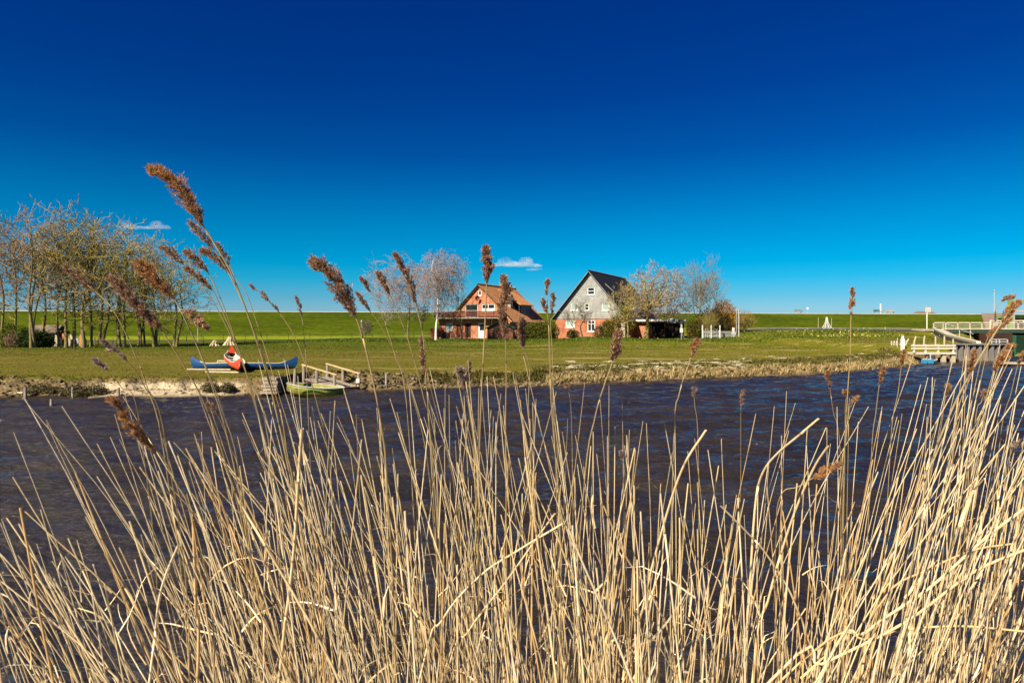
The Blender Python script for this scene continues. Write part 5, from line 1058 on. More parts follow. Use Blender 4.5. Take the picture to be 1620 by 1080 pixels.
for i in range(74):
    px = r_.choice((r_.gauss(1300, 30), r_.gauss(1365, 30), r_.uniform(1225, 1500))); D = 93-r_.uniform(2, 22); x = X(px, D); o = d0_ if i == 0 else copy_tree(d0_)
    o.location = (x, D, ground(x, D)+.12); k = r_.uniform(.5, .9); o.scale = (k, k, k); o.rotation_euler = (0, 0, r_.uniform(-.6, .6))
for i in range(16):
    px = r_.uniform(690, 1090); D = r_.uniform(82, 90); x = X(px, D); o = copy_tree(d0_); o['label'] = 'pale yellow daffodil in the lawn in front of the houses'; o['group'] = 'daffodils before the houses'
    o.location = (x, D, ground(x, D)+.05); k = r_.uniform(.5, .8); o.scale = (k, k, k); o.rotation_euler = (0, 0, r_.uniform(-.6, .6))
# ------------------------------------------------------------ reeds on the near bank
m = NM('reed_stem'); a = m.n('ShaderNodeAttribute', attribute_name='tint'); v = m.coord('Object', (60, 60, 4)); f = m.noise(v, 3, 4, .7)
cc = m.mix(1, a.outputs['Color'], m.ramp(f, [(.3, (.78, .74, .66)), (.65, (1.05, 1.03, 1))]), 'MULTIPLY'); m.fin(cc, .55, .35); reed_m = m.m
reed_m2 = reed_m
m = NM('seed_head'); a = m.n('ShaderNodeAttribute', attribute_name='tint'); m.fin(a.outputs['Color'], .9, .1)
tr_ = m.n('ShaderNodeBsdfTranslucent'); m.l(a.outputs['Color'], tr_.inputs[0]); mx = m.n('ShaderNodeMixShader'); mx.inputs[0].default_value = .4; m.l(m.b.outputs[0], mx.inputs[1]); m.l(tr_.outputs[0], mx.inputs[2]); m.l(mx.outputs[0], m.o.inputs[0]); head_m = m.m
rr = random.Random(77)
def smooth(pts, n):
    """evenly spaced points along a smooth curve through the given ones"""
    P_ = [Vector(p) for p in pts]; out = []
    P_ = [P_[0]*2-P_[1]]+P_+[P_[-1]*2-P_[-2]]; seg = len(P_)-3
    for i in range(n):
        t = i/(n-1)*seg; k = min(int(t), seg-1); t -= k; a_, b_, c_, d_ = P_[k:k+4]
        out.append(.5*((2*b_)+(c_-a_)*t+(2*a_-5*b_+4*c_-d_)*t*t+(3*b_-a_-3*c_+d_)*t*t*t))
    return out
CREAM = [(.86, .68, .44), (.80, .59, .34), (.88, .74, .53), (.72, .49, .25), (.84, .64, .38)]
TONES = {'bleached': (.90, .76, .55), 'straw coloured': (.86, .66, .39), 'brownish': (.66, .40, .18)}
def stem_geo(mb, pts, r0, r1, tone, olive=0, node=.17, sheath=True, n=6, cls=None):
    """stem from root to tip; dark thin joints every hand's breadth, slight swelling of the leaf sheaths between them"""
    L_ = sum((pts[i+1]-pts[i]).length for i in range(len(pts)-1)); P_ = []; Rr = []; C_ = []; acc = 0; nd = rr.uniform(.03, node); base = TONES[cls] if cls else rr.choice(CREAM); base = tuple(c*tone for c in base); ol = (.22, .16, .04); ph = 0; bright = rr.uniform(.88, 1.08)
    def colr(q):
        k = olive*max(0, min(1, (q-.30)*2.0)); return tuple((base[i]*(1-k)+ol[i]*k)*bright for i in range(3))
    for i in range(len(pts)-1):
        a_, b_ = pts[i], pts[i+1]; l = (b_-a_).length
        q = acc/L_; P_.append(a_); Rr.append(r0+(r1-r0)*q); C_.append(colr(q))
        while nd < acc+l and nd > acc:
            q = nd/L_; p = a_.lerp(b_, (nd-acc)/l); d = (b_-a_).normalized(); r = r0+(r1-r0)*q; c = colr(q)
            P_ += [p-d*.004, p, p+d*.004]; Rr += [r*.90, r*1.18, r*1.02]; C_ += [c, tuple(x*.26 for x in c), tuple(x*.72 for x in c)]
            bright = rr.uniform(.82, 1.1); nd += node*rr.uniform(.75, 1.25)
        acc += l
    P_.append(pts[-1]); Rr.append(r1); C_.append(colr(1)); mb.tube(P_, Rr, n, c=C_)
def leaf_geo(mb, p, d, L_, wd, tone):
    """a dry ribbon leaf leaving the stem and bending over"""
    s_ = d.cross(Vector((rr.uniform(-1, 1), rr.uniform(-1, 1), .2))).normalized(); up = d.normalized(); V_ = []; k = 6; c = tuple(x*tone for x in rr.choice(CREAM)); out = (s_.cross(up)).normalized()
    for i in range(k+1):
        t = i/k; q = p+up*L_*(t*.85-t*t*rr.uniform(.15, .3))+out*L_*.38*t*t+Vector((0, 0, -L_*.22*t**3)); w_ = wd*(1-t)**.7*.5; V_ += [q-s_*w_, q+s_*w_]
    mb.add(V_, [(2*i, 2*i+1, 2*i+3, 2*i+2) for i in range(k)], c)
def head_geo(mb, axis, wid, dens, hue, side=None, gaps=False, seed=1):
    """feathery seed head: curved branchlets along the axis, each carrying many small spikelets"""
    r_ = random.Random(seed); L_ = sum((axis[i+1]-axis[i]).length for i in range(len(axis)-1)); nb = max(14, int(dens*46))
    side = Vector(side or (0, 0, 0)); cols = [(.36, .17, .07), (.24, .10, .045), (.46, .26, .13), (.55, .37, .26)] if hue == 0 else ([(.42, .30, .24), (.30, .20, .16), (.52, .42, .36)] if hue == 2 else [(.50, .22, .06), (.34, .145, .04), (.60, .33, .13)])
    for b in range(nb):
        t = (b+r_.random())/nb; i = min(int(t*(len(axis)-1)), len(axis)-2); p = axis[i].lerp(axis[i+1], t*(len(axis)-1)-i); d = (axis[i+1]-axis[i]).normalized()
        if gaps and math.sin(t*17+seed) > .55: continue
        prof = max(.05, math.sin(math.pi*min(1, t**.68*.96+.03))**1.1*1.1); o = d.orthogonal(); o.rotate(Matrix.Rotation(r_.uniform(0, 6.283), 3, d)); o = (o+side*.8).normalized()
        bl = min(L_*r_.uniform(.08, .18)+wid*.2, L_*(1.0-t)+wid*.12); pts = []; w_ = wid*prof*r_.uniform(.25, .95)
        for k in range(5): s_ = k/4; pts.append(p+d*bl*s_*(1-.15*s_)+o*w_*(s_**.8))
        ns = int(14+14*dens)
        for k in range(ns):
            s_ = r_.uniform(.1, 1); j = min(int(s_*4), 3); q = pts[j].lerp(pts[j+1], s_*4-j)+Vector((r_.gauss(0, 1), r_.gauss(0, 1), r_.gauss(0, 1)))*wid*.10; e = (d*.9+o*r_.uniform(0, .7)+Vector((r_.gauss(0, .35), r_.gauss(0, .35), r_.gauss(0, .35)))).normalized(); l = r_.uniform(.0032, .0062)*(1+wid*10); ww = l*r_.uniform(.10, .22)
            s2 = e.orthogonal(); s2.rotate(Matrix.Rotation(r_.uniform(0, 6.283), 3, e)); s2.normalize(); c = r_.choice(cols); g_ = r_.uniform(.65, 1.2); edge = 1+.35*max(0, s_-.6); c = tuple(min(1, x*g_*edge) for x in c); mb.add([q, q+e*l*.5+s2*ww, q+e*l, q+e*l*.5-s2*ww], [(0, 1, 2, 3)], c)
            if r_.random() < .45: h_ = (e+o*.6+Vector((r_.gauss(0, .4), r_.gauss(0, .4), r_.gauss(0, .4)))).normalized(); s3 = s2.cross(h_).normalized()*.00022; mb.add([q-s3, q+s3, q+h_*l*1.5], [(0, 1, 2)], (.62, .47, .36))
RG = 'dry reeds on the near bank'
def root_of(p, D):                       # carry a stem that leaves the frame down to the ground
    zb = bank_z(D); return zb
def hero(D, r, head, wid, pts, lb, hue=0, dens=1, side=-1, dd=0, olive=.7, gaps=False, drop=None):
    """pts run from the tip down, in the photograph's pixels at distance D (dd metres farther at the foot)"""
    n = len(pts); P3 = []
    for i, (x, y) in enumerate(pts): q = (y-pts[0][1])/max(1, 1080-pts[0][1]); P3.append(P(x, y, D+dd*max(0, q)))
    last = P3[-1]; d = (P3[-1]-P3[-2]).normalized(); Dl = last.y; zb = bank_z(Dl)-.06
    if last.z > zb:
        k = (last.z-zb)/max(.25, -d.z); d.x *= .5 if abs(d.x) > .3 else 1; P3.append(Vector((last.x+d.x*k*.75, last.y+.02, zb)))
    C = smooth(P3, 64); L_ = [0]
    for i in range(63): L_.append(L_[-1]+(C[i+1]-C[i]).length)
    hl = head/FP*D; j = next(i for i in range(64) if L_[i] >= hl); j = max(2, j)
    x, y, z = C[-1]; e = empty('reed', (x, y, z), 0, lb, 'reed', RG); O = Vector((x, y, z))
    st = [p-O for p in reversed(C[max(0, j-6):])]; k_ = [st[i] for i in range(0, len(st), 2)]+[st[-1]]; mb = MB(); stem_geo(mb, k_, r, r*.42, rr.uniform(.85, 1.1), olive); mb.build('stem', reed_m, e, smooth=True)
    ax = smooth([C[i]-O for i in range(j, -1, -max(1, j//5))]+[C[0]-O], 12); mb = MB(); mb.tube(ax, [r*.4, r*.35, r*.3, r*.3, r*.25, r*.25, r*.2, r*.2, r*.15, r*.15, r*.1, r*.1], 4, c=(.35, .22, .10))
    head_geo(mb, ax, wid/FP*D*.5, dens, hue, (side*.6, -.1, .0), gaps, seed=int(pts[0][0]*7+pts[0][1])); mb.build('seed_head', head_m, e)
    return e
H_ = [
(1.30, .0034, 112, 36, [(246, 270), (262, 276), (280, 296), (302, 325), (319, 353), (345, 395), (368, 437), (400, 520), (430, 620), (452, 720), (480, 860), (505, 1080)], 'reed whose big drooping brown head rises highest into the sky', 1, 2.2),
(1.42, .0026, 46, 20, [(306, 357), (322, 373), (342, 400), (372, 452), (410, 545), (440, 660), (470, 800), (500, 1080)], 'reed with a torn head just under the highest one', 2, 1.0),
(1.45, .0026, 52, 22, [(322, 397), (345, 410), (368, 438), (390, 492), (428, 600), (455, 720), (490, 1080)], 'reed with a flat tufted head below and right of the highest ones', 0, 1.1),
(1.55, .0022, 34, 12, [(344, 387), (357, 405), (373, 440), (396, 480), (440, 620), (475, 760), (520, 1080)], 'thin reed with small head furthest right in the tallest bunch', 2, .7),
(1.60, .0024, 36, 17, [(261, 394), (276, 404), (293, 421), (320, 452), (350, 500), (390, 590), (425, 700), (450, 1080)], 'reed with a short dark head before the left tree crowns', 0, 1.0),
(1.55, .0024, 44, 19, [(296, 400), (312, 412), (329, 431), (347, 468), (370, 530), (400, 630), (430, 760), (455, 1080)], 'reed with rust brown head at the right edge of the left trees', 0, 1.1),
(1.50, .0026, 46, 19, [(298, 426), (317, 441), (336, 459), (352, 492), (380, 560), (410, 660), (440, 800), (470, 1080)], 'reed with dark red brown head just under its rust brown neighbour', 0, 1.1),
(1.28, .0026, 70, 28, [(223, 419), (240, 436), (274, 471), (300, 520), (332, 600), (362, 700), (390, 850), (410, 1080)], 'reed with the glowing orange head before the left trees', 1, 1.9),
(1.15, .0027, 104, 28, [(180, 445), (204, 468), (228, 493), (255, 522), (287, 572), (322, 635), (355, 725), (390, 860), (420, 1080)], 'reed with a long soft brown head before the left trunks', 0, 1.7),
(1.35, .0024, 54, 14, [(108, 427), (126, 441), (148, 459), (176, 486), (200, 530), (232, 610), (260, 720), (300, 1080)], 'reed with narrow brown head before the upper left branches', 0, .9),
(1.30, .0022, 44, 22, [(324, 515), (306, 500), (285, 489), (290, 500), (322, 570), (352, 650), (380, 760), (410, 1080)], 'reed whose head droops to the right above the red canoe', 0, 1.0),
(1.18, .0038, 104, 34, [(502, 417), (520, 431), (540, 461), (561, 497), (576, 542), (592, 610), (604, 680), (612, 760), (625, 1080)], 'thick reed with a big two lobed head right of the jetty', 0, 2.3),
(1.55, .0021, 24, 10, [(572, 441), (583, 456), (602, 492), (624, 560), (645, 660), (665, 1080)], 'thin reed with small head before the open sky, left of the wide tree', 0, .7),
(1.50, .0023, 36, 16, [(600, 434), (608, 449), (620, 474), (643, 530), (668, 620), (684, 720), (705, 1080)], 'reed with stubby brown head before the wide bare tree', 0, 1.0),
(1.40, .0026, 78, 18, [(630, 410), (641, 431), (651, 456), (658, 484), (669, 530), (674, 600), (680, 690), (700, 1080)], 'reed with long narrow head between the wide tree and the birch', 0, 1.3),
(1.45, .0022, 30, 9, [(567, 466), (580, 485), (602, 515), (628, 565), (652, 625), (680, 760), (700, 1080)], 'thin reed with slim head just above the dike crest', 0, .7),
(1.32, .0032, 52, 22, [(769, 396), (771, 420), (770, 448), (768, 500), (765, 560), (761, 640), (758, 760), (755, 1080)], 'upright reed with plump head against the sky beside the cloud', 0, 1.7),
(1.28, .0026, 96, 23, [(798, 446), (801, 470), (797, 500), (800, 540), (801, 600), (800, 700), (803, 1080)], 'upright reed with a long brown head hiding part of the brick house', 0, 1.9),
(1.35, .0020, 42, 19, [(826, 510), (825, 524), (828, 552), (838, 580), (836, 640), (840, 720), (842, 1080)], 'short reed with teardrop head right of the brick house', 0, 1.2),
(1.75, .0022, 22, 11, [(866, 445), (865, 460), (868, 520), (870, 600), (875, 680), (884, 800), (890, 1080)], 'slim reed with tiny top head left of the grey house', 0, .7),
(1.76, .0021, 30, 11, [(875, 469), (875, 482), (871, 510), (874, 560), (876, 640), (884, 760), (893, 1080)], 'slim reed with tiny head touching the grey house roof edge', 0, .7),
(1.74, .0020, 20, 11, [(859, 476), (863, 489), (868, 515), (872, 600), (880, 760), (888, 1080)], 'slim reed with the lowest tiny head left of the grey house', 0, .7),
(1.60, .0026, 42, 12, [(1349, 459), (1348, 480), (1346, 510), (1345, 560), (1340, 640), (1335, 760), (1332, 1080)], 'upright lone reed with ragged head against the sky above the road', 1, 1.0),
(1.25, .0026, 50, 22, [(979, 527), (975, 546), (968, 576), (955, 612), (941, 662), (925, 760), (905, 1080)], 'reed with fuzzy oval head before the lawn under the grey house', 0, 1.5),
(1.35, .0024, 26, 16, [(1102, 540), (1097, 550), (1089, 578), (1075, 622), (1066, 700), (1062, 1080)], 'reed with small round pinkish head before the lawn right of the big tree', 1, .9),
(1.70, .0018, 30, 9, [(742, 576), (741, 600), (748, 660), (756, 760), (760, 1080)], 'low reed with narrow rusty head at the far waterline', 0, .9),
(1.20, .0018, 32, 17, [(727, 586), (733, 605), (744, 660), (752, 760), (756, 1080)], 'low reed with blurred pale head touching the rusty narrow one', 2, 1.0),
(1.60, .0018, 22, 8, [(667, 535), (668, 552), (678, 600), (700, 690), (722, 800), (735, 1080)], 'low reed with small brown head before the lawn under the balcony', 0, .6),
(1.40, .0020, 40, 12, [(668, 556), (670, 578), (676, 620), (690, 720), (700, 1080)], 'low reed with dark slim head before the bank right of the gangway', 0, .8),
(1.10, .0025, 104, 26, [(183, 638), (204, 664), (226, 694), (254, 718), (278, 762), (305, 830), (340, 1080)], 'reed with long feathery head over the water at the left', 1, 1.3),
(1.50, .0019, 22, 9, [(330, 640), (342, 652), (362, 700), (385, 790), (400, 1080)], 'low reed with small dark head over the water below the red canoe', 0, .6),
(1.45, .0021, 60, 8, [(399, 453), (420, 470), (441, 493), (472, 545), (502, 640), (524, 760), (540, 1080)], 'reed with a nearly bare ragged tip over the dike, right of the left trees', 2, .7),
(1.60, .0016, 30, 8, [(470, 473), (475, 490), (481, 530), (487, 640), (500, 1080)], 'faint thin reed with pale tuft on the dike crest line', 2, .5),
(1.80, .0020, 20, 10, [(1602, 469), (1588, 474), (1576, 486), (1570, 512), (1563, 550), (1550, 610), (1532, 720), (1510, 1080)], 'reed with small head bent right above the bridge railing', 0, .8),
(1.30, .0042, 34, 14, [(1608, 480), (1597, 491), (1584, 512), (1566, 540), (1530, 600), (1500, 662), (1470, 745), (1445, 880), (1425, 1080)], 'thickest leaning reed crossing the quay wall', 1, 1.0),
(1.50, .0020, 40, 9, [(1594, 508), (1580, 518), (1564, 532), (1552, 570), (1535, 650), (1515, 780), (1495, 1080)], 'reed with slim slanting head before the bridge deck', 1, .8),
(1.60, .0022, 18, 12, [(1600, 547), (1590, 553), (1580, 580), (1560, 650), (1535, 760), (1520, 1080)], 'reed with small tuft before the sluice gate', 1, .7),
(1.45, .0024, 34, 17, [(1592, 560), (1581, 570), (1573, 585), (1560, 630), (1540, 700), (1522, 820), (1505, 1080)], 'reed with big rust coloured head at the foot of the quay wall', 1, 1.3),
(1.30, .0020, 34, 9, [(1541, 560), (1536, 580), (1530, 610), (1510, 700), (1490, 1080)], 'reed with blurred slim head before the middle of the quay wall', 1, .7),
(1.70, .0018, 26, 9, [(1310, 590), (1312, 606), (1318, 650), (1330, 730), (1335, 1080)], 'low reed with two small tufts over the water left of the lone tall one', 1, .8),
(1.70, .0018, 14, 7, [(1337, 619), (1338, 632), (1337, 700), (1338, 1080)], 'low reed with a single tiny tuft touching the lone tall stem', 1, .5),
(1.65, .0018, 14, 9, [(1355, 629), (1348, 640), (1342, 700), (1345, 1080)], 'low reed with tiny tuft right of the lone tall stem', 1, .5),
(1.60, .0019, 26, 9, [(1397, 584), (1392, 604), (1386, 650), (1378, 740), (1372, 1080)], 'low reed with faded narrow head over the right half of the water', 1, .7),
(1.60, .0019, 22, 8, [(1430, 556), (1426, 578), (1421, 620), (1408, 720), (1400, 1080)], 'low reed with slim head touching the bank left of the small boat', 1, .7),
(1.65, .0019, 18, 10, [(1500, 611), (1496, 626), (1488, 680), (1470, 780), (1462, 1080)], 'low reed with small head over the water under the landing stage', 1, .7),
(1.55, .0019, 16, 8, [(1558, 620), (1553, 634), (1540, 700), (1520, 1080)], 'low reed with dark tuft over the water under the quay wall', 0, .6),
(1.85, .0016, 24, 6, [(1175, 621), (1173, 640), (1172, 700), (1175, 1080)], 'low reed with very narrow dark head over the middle right water', 0, .6),
(1.75, .0016, 14, 8, [(896, 609), (900, 620), (905, 700), (910, 1080)], 'low reed with tiny head over the water under the grey house', 0, .5),
(1.25, .0019, 42, 18, [(1323, 736), (1303, 747), (1284, 757), (1262, 770), (1236, 782), (1228, 850), (1235, 1080)], 'snapped reed whose tan head points right over the dark water', 1, 1.1),
(1.50, .0015, 16, 8, [(1098, 614), (1099, 640), (1105, 720), (1110, 1080)], 'faint thin reed with pale tuft over the middle of the water', 2, .4),
(1.25, .0017, 26, 9, [(150, 570), (165, 580), (190, 610), (222, 680), (250, 1080)], 'low thin reed with small pale head before the left lawn', 2, .6),
(1.15, .0020, 44, 12, [(164, 540), (178, 552), (197, 566), (228, 610), (262, 700), (300, 1080)], 'reed with ragged pinkish head before the left lawn', 2, .8),
(1.55, .0017, 14, 9, [(983, 716), (984, 726), (990, 780), (995, 1080)], 'very low reed with a small round tuft in the middle of the water', 2, .5),
(1.70, .0020, 20, 10, [(1619, 560), (1612, 572), (1600, 620), (1580, 720), (1562, 1080)], 'reed with brown tuft at the right edge before the pontoon', 1, .8),
(1.40, .0019, 14, 10, [(1612, 700), (1600, 715), (1590, 780), (1580, 1080)], 'low reed with faded tuft by the right edge over the water', 2, .5),
]
for h in H_:
    D, r, hl, wd, pts, lb, hue, dens = h; hero(D, r, hl, wd, pts, lb, hue, dens, side=(-.45 if pts[0][0] < 720 else (1 if pts[0][0] > 1400 else .2)), dd=.25, gaps=lb.startswith('upright lone') or 'ragged' in lb)
# plain stalks: broken, bent and leaning, thick at the foot of the picture
prof = [(0, 835), (60, 800), (130, 770), (220, 740), (300, 690), (380, 655), (440, 640), (560, 680), (620, 650), (700, 630), (800, 620), (880, 640), (940, 680), (1010, 690), (1080, 700), (1180, 720), (1260, 700), (1340, 690), (1420, 640), (1500, 590), (1560, 570), (1620, 550)]
lean_ = [(0, -.42), (150, -.36), (300, -.30), (450, -.20), (600, -.13), (750, -.07), (900, -.03), (1050, .02), (1200, .06), (1350, .10), (1500, .16), (1620, .21)]
px_ = lambda t, x: float(np.interp(x, [q[0] for q in t], [q[1] for q in t]))
dens_ = [(0, .70), (120, .5), (230, .55), (330, 1.0), (450, 1.25), (560, .85), (620, 1.15), (750, 1.25), (880, 1.1), (980, 1.0), (1080, .65), (1200, .55), (1300, .8), (1400, 1.1), (1500, 1.3), (1620, 1.5)]
def stalk(px, py, D, r, ln, bend, mb, O=None, tone=1, olive=.3, leafp=.25, hook=0, cls=None):
    tip = P(px, py, D); zb = bank_z(D)-.08; Hh = tip.z-zb; rx = tip.x-ln*Hh; foot = Vector((rx, D+rr.gauss(0, .05), zb)); m1 = foot.lerp(tip, .45)+Vector((-ln*Hh*.10*bend, rr.gauss(0, .02), 0)); m2 = foot.lerp(tip, .78)+Vector((-ln*Hh*.07*bend+rr.gauss(0, .006), rr.gauss(0, .015), 0))
    pts = [foot, m1, m2, tip]
    if hook: pts = [foot, m1, m2, m2+Vector((hook*.5, 0, abs(hook)*.5)), m2+Vector((hook*1.3, 0, abs(hook)*.9))]
    O = O or Vector((0, 0, 0)); C = [p-O for p in smooth(pts, 15)]; stem_geo(mb, C, r, r*(.60 if py > 700 else .42), tone, olive, n=5, cls=cls)
    return C
def sample():
    while True:
        x = rr.uniform(-60, 1680)
        if rr.random() < px_(dens_, min(max(x, 0), 1620))/1.5: break
    p = px_(prof, x); u = rr.random(); y = p+(abs(rr.gauss(0, 150))-30 if u < .55 else rr.uniform(60, 480)); y = max(540, min(y, 1120)); 
    D = min(2.9, max(1.15, rr.gauss(1.75, .42))); ln = px_(lean_, x)+rr.gauss(0, .10); r = rr.uniform(.0016, .0036)*(.76+.24*rr.random())*(.85 if y < 720 else 1)
    return x, y, D, r, ln
def tall():
    x = rr.uniform(0, 1640); y = px_(prof, x)+rr.uniform(-95, 30) if x > 330 else rr.uniform(600, 760); return x, max(y, 545), rr.uniform(1.3, 2.1), rr.uniform(.0012, .0020), px_(lean_, x)+rr.gauss(0, .07)
allr = sorted([sample() for _ in range(690)]+[tall() for _ in range(80)], key=lambda s: s[2]*(.5+s[1]/1500))
n_ind = 0; MAXI = 300-len(H_)-14
looks = [('short broken', 'low among the dense stalks'), ('tall straight', ''), ('pale thick', ''), ('thin', '')]
stuff = MB()
ZN = [(110, 'at the left edge'), (210, 'left of the highest headed bunch'), (300, 'below the sandy bank'), (390, 'below the canoes'), (470, 'below the rowing boat'), (560, 'below the gangway'), (640, 'right of the two lobed reed'), (720, 'below the birch'), (800, 'below the brick house'), (870, 'below the hedge'), (940, 'below the grey house'), (1010, 'below the gnarled tree'), (1080, 'left of the bowing stalk'), (1160, 'below the white railing'), (1240, 'beside the bowing stalk'), (1310, 'below the lattice beacon'), (1370, 'below the lone upright head'), (1430, 'below the dike benches'), (1490, 'below the landing stage'), (1550, 'below the quay wall'), (1590, 'before the sluice gate'), (1990, 'at the right edge')]
def zone(x): return next(n_ for a_, n_ in ZN if x < a_)
for i, (x, y, D, r, ln) in enumerate(allr):
    tone = rr.uniform(.78, 1.12); bend = rr.gauss(1.1, 1.3)
    if n_ind < MAXI and -5 < x < 1625 and y < 1060:
        tip = P(x, y, D); zb = bank_z(D)-.08; O = Vector((tip.x-ln*(tip.z-zb), D, zb)); mb = MB(); cls = rr.choice(('bleached', 'straw coloured', 'straw coloured', 'brownish')) if y > 700 else rr.choice(('bleached', 'straw coloured')); C = stalk(x, y, D, r, ln, bend, mb, O, rr.uniform(.92, 1.05), cls=cls); lf = rr.random() < .3
        kind = 'short broken-off' if y > 860 else ('tall headless' if y < 700 else 'headless'); kw = 'thick ' if r > .0030 else ('thin ' if r < .0022 else ''); o_lb = '%s %s%s%s reed stalk %s' % (kind, kw, 'leafy ' if lf else '', cls, zone(x))
        if lf:
            e = empty('reed', O, 0, o_lb, 'reed', RG); mb.build('stem', reed_m, e, smooth=True); ml = MB()
            k = rr.randint(5, 11); leaf_geo(ml, C[k], C[k+1]-C[k]+Vector((0, 0, .001)), rr.uniform(.10, .25), rr.uniform(.004, .007), tone); ml.build('leaf', reed_m, e)
        else: o = mb.build('reed', reed_m, None, smooth=True); o.location = O; tag(o, o_lb, 'reed', RG)
        n_ind += 1
    else:
        C = stalk(x, y, D, r, ln, bend, stuff, None, tone)
        if rr.random() < .3: k = rr.randint(4, 11); leaf_geo(stuff, C[k], C[k+1]-C[k], rr.uniform(.08, .25), rr.uniform(.004, .007), tone)
# bent, fallen and crossing stalks seen one by one
bent = [(1.35, .0034, [(1295, 662), (1262, 690), (1232, 715), (1208, 745), (1196, 790), (1188, 900), (1180, 1080)], 'curved bare stalk bowing right over the dark water'), (1.30, .0030, [(1310, 705), (1285, 745), (1250, 830), (1215, 950), (1190, 1080)], 'pale straight stalk crossing the curved one'),
(1.22, .0036, [(1640, 862), (1540, 905), (1430, 985), (1300, 1050), (1200, 1095)], 'long fallen stalk sweeping low across the right foreground'), (1.18, .0036, [(1640, 790), (1560, 850), (1470, 930), (1370, 1000), (1290, 1090)], 'fallen stalk above the long sweeping one at right'),
(1.25, .0028, [(1640, 1000), (1500, 990), (1380, 1010), (1220, 1090)], 'nearly flat fallen stalk in the lower right corner'), (1.3, .003, [(1600, 860), (1540, 870), (1470, 900), (1400, 945), (1360, 1090)], 'arched fallen stalk before the right clump'),
(1.25, .003, [(1117, 680), (1080, 740), (1050, 830), (1020, 950), (1005, 1090)], 'single stalk leaning right before the open water'), (1.4, .0026, [(878, 812), (850, 850), (800, 920), (740, 1000), (700, 1090)], 'slanting broken stalk crossing the middle clump'),
(1.3, .0028, [(890, 828), (820, 870), (760, 910), (700, 980), (660, 1090)], 'second slanting stalk crossing the middle clump lower down'), (1.3, .0026, [(1140, 800), (1180, 840), (1215, 880), (1260, 960), (1290, 1090)], 'stalk leaning left across the right clump'),
(1.2, .003, [(282, 862), (262, 910), (250, 960), (235, 1090)], 'short broken stub leaning right in the lower left'), (1.35, .0026, [(955, 800), (990, 880), (1040, 960), (1075, 1090)], 'stalk leaning left at the right edge of the middle clump'),
(1.15, .0042, [(478, 678), (472, 760), (466, 860), (455, 960), (440, 1090)], 'stout cut stalk rising straight in the left middle clump'), (1.2, .004, [(305, 810), (308, 880), (310, 960), (312, 1090)], 'stout upright cut stalk standing clear at the left')]
for D, r, pts, lb in bent:
    P3 = [P(x, y, D+.04*i) for i, (x, y) in enumerate(pts)]; l = P3[-1]; d = (l-P3[-2]).normalized(); zb = bank_z(l.y)-.06; k = (l.z-zb)/max(.3, -d.z); P3.append(Vector((l.x+d.x*k*.6, l.y+.03, zb))); C = smooth(P3, 26); O = C[-1].copy(); mb = MB(); stem_geo(mb, [p-O for p in reversed(C)], r, r*.7, 1.05, .1); o = mb.build('reed', reed_m, smooth=True); o.location = O; tag(o, lb, 'reed', RG)
# the rest of the stand: out to both sides of the frame, low litter and short stubs at the foot
for _ in range(330):
    sd_ = rr.choice((-1, 1, 1)); D = min(3.2, max(1.2, rr.gauss(1.9, .5))); x = rr.uniform(-1300, -60) if sd_ < 0 else rr.uniform(1660, 3100); stalk(x, rr.uniform(560, 1000), D, rr.uniform(.002, .004), (-.4 if sd_ < 0 else .33)+rr.gauss(0, .08), rr.gauss(.9, .8), stuff, None, rr.uniform(.8, 1.1))
for _ in range(280):
    x = rr.uniform(-60, 1680); D = rr.uniform(1.6, 3.0); y = rr.uniform(940, 1180)+60*(x < 250); ln = px_(lean_, x)+rr.gauss(0, .22); C = stalk(x, y, D, rr.uniform(.0016, .0036), ln, rr.gauss(0, 1), stuff, None, rr.uniform(.6, 1.05), 0)
for _ in range(260):
    x = rr.uniform(-60, 1680); D = rr.uniform(1.3, 2.6); y = rr.uniform(880, 1150); p = P(x, y, D); d = Vector((rr.gauss(px_(lean_, x), .5), rr.gauss(0, .3), rr.uniform(.3, 1))).normalized(); leaf_geo(stuff, p-d*.1, d, rr.uniform(.12, .30), rr.uniform(.003, .007), rr.uniform(.75, 1.1))
stuff.build('reed_stand', reed_m, smooth=True, kind='stuff')
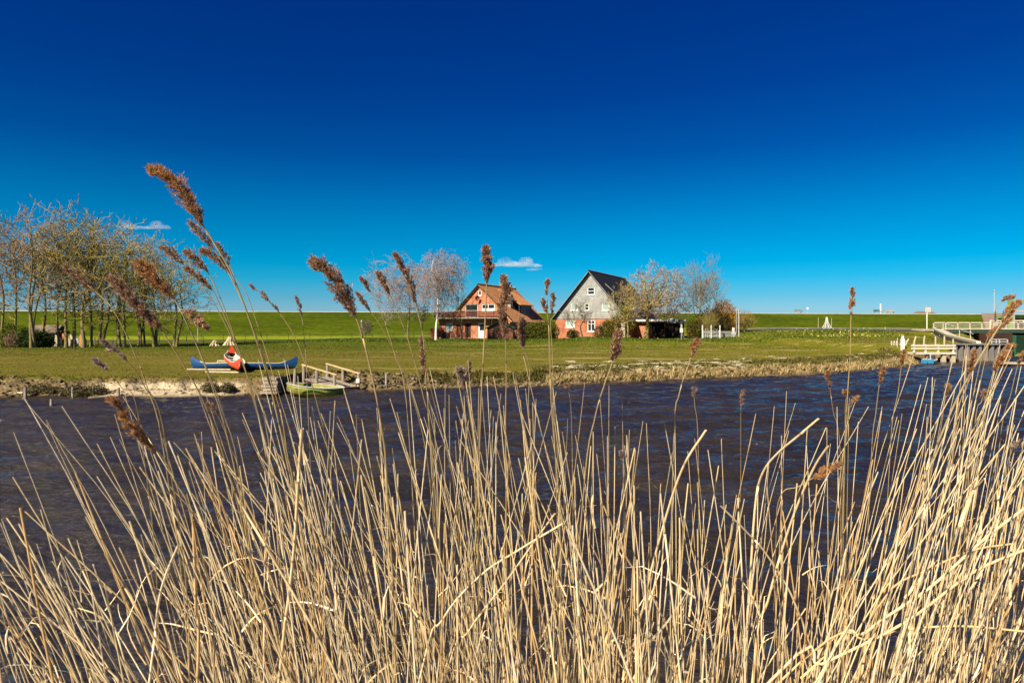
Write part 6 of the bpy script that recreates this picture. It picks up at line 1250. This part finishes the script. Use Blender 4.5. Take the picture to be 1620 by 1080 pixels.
# ------------------------------------------------------------ small clouds far away
m = NM('cloud_vapour'); m.t.nodes.remove(m.b); pv = m.n('ShaderNodeVolumePrincipled'); pv.inputs['Color'].default_value = (1, 1, 1, 1); pv.inputs['Anisotropy'].default_value = .0
v = m.coord('Object', (1, 1, 1)); f = m.noise(v, .012, 5, .6); dn = m.ramp(f, [(.38, (0, 0, 0)), (.66, (1, 1, 1))]); mu = m.n('ShaderNodeMath', operation='MULTIPLY'); m.l(dn, mu.inputs[0]); mu.inputs[1].default_value = .016
m.l(mu.outputs[0], pv.inputs['Density']); m.l(pv.outputs[0], m.o.inputs['Volume'])
def cloud(name, D, puffs, lb):
    bm = bmesh.new(); cx = sum(p[0] for p in puffs)/len(puffs); cy = sum(p[1] for p in puffs)/len(puffs)
    for x, y, rx, ry in puffs:
        b = bmesh.ops.create_icosphere(bm, subdivisions=3, radius=1)
        for q in b['verts']:
            k = 1+.18*mnoise.noise(q.co*2.1+Vector((x, y, 0))); c = q.co*k; z_ = c.z if c.z > 0 else c.z*.35
            q.co = Vector((((x-cx)+c.x*rx)/FP*D, c.y*rx*.7/FP*D, (cy-y+z_*ry)/FP*D))
    me = bpy.data.meshes.new(name); bm.to_mesh(me); bm.free(); me.materials.append(m.m); o = link(bpy.data.objects.new(name, me)); o.location = P(cx, cy, D)
    rm = o.modifiers.new('merge', 'REMESH'); rm.mode = 'VOXEL'; rm.voxel_size = D*.0014
    tag(o, lb, 'cloud', kind='structure')
cloud('cloud', 3600, [(798, 417, 13, 11), (806, 419, 20, 7), (818, 420, 28, 5), (832, 417, 13, 11), (845, 421, 14, 4), (786, 420, 12, 4)], 'small white two humped cloud above the houses')
cloud('cloud', 3600, [(842, 427, 11, 3), (852, 426, 8, 2.5)], 'tiny grey cloud scrap under the two humped cloud')
cloud('cloud', 3600, [(198, 358, 14, 10), (208, 361, 14, 7), (222, 361, 16, 3)], 'small white cloud behind the crowns of the left trees')
cloud('cloud', 3600, [(248, 358, 12, 9), (258, 361, 13, 5), (238, 361, 10, 4)], 'small white cloud just right of the left tree crowns')
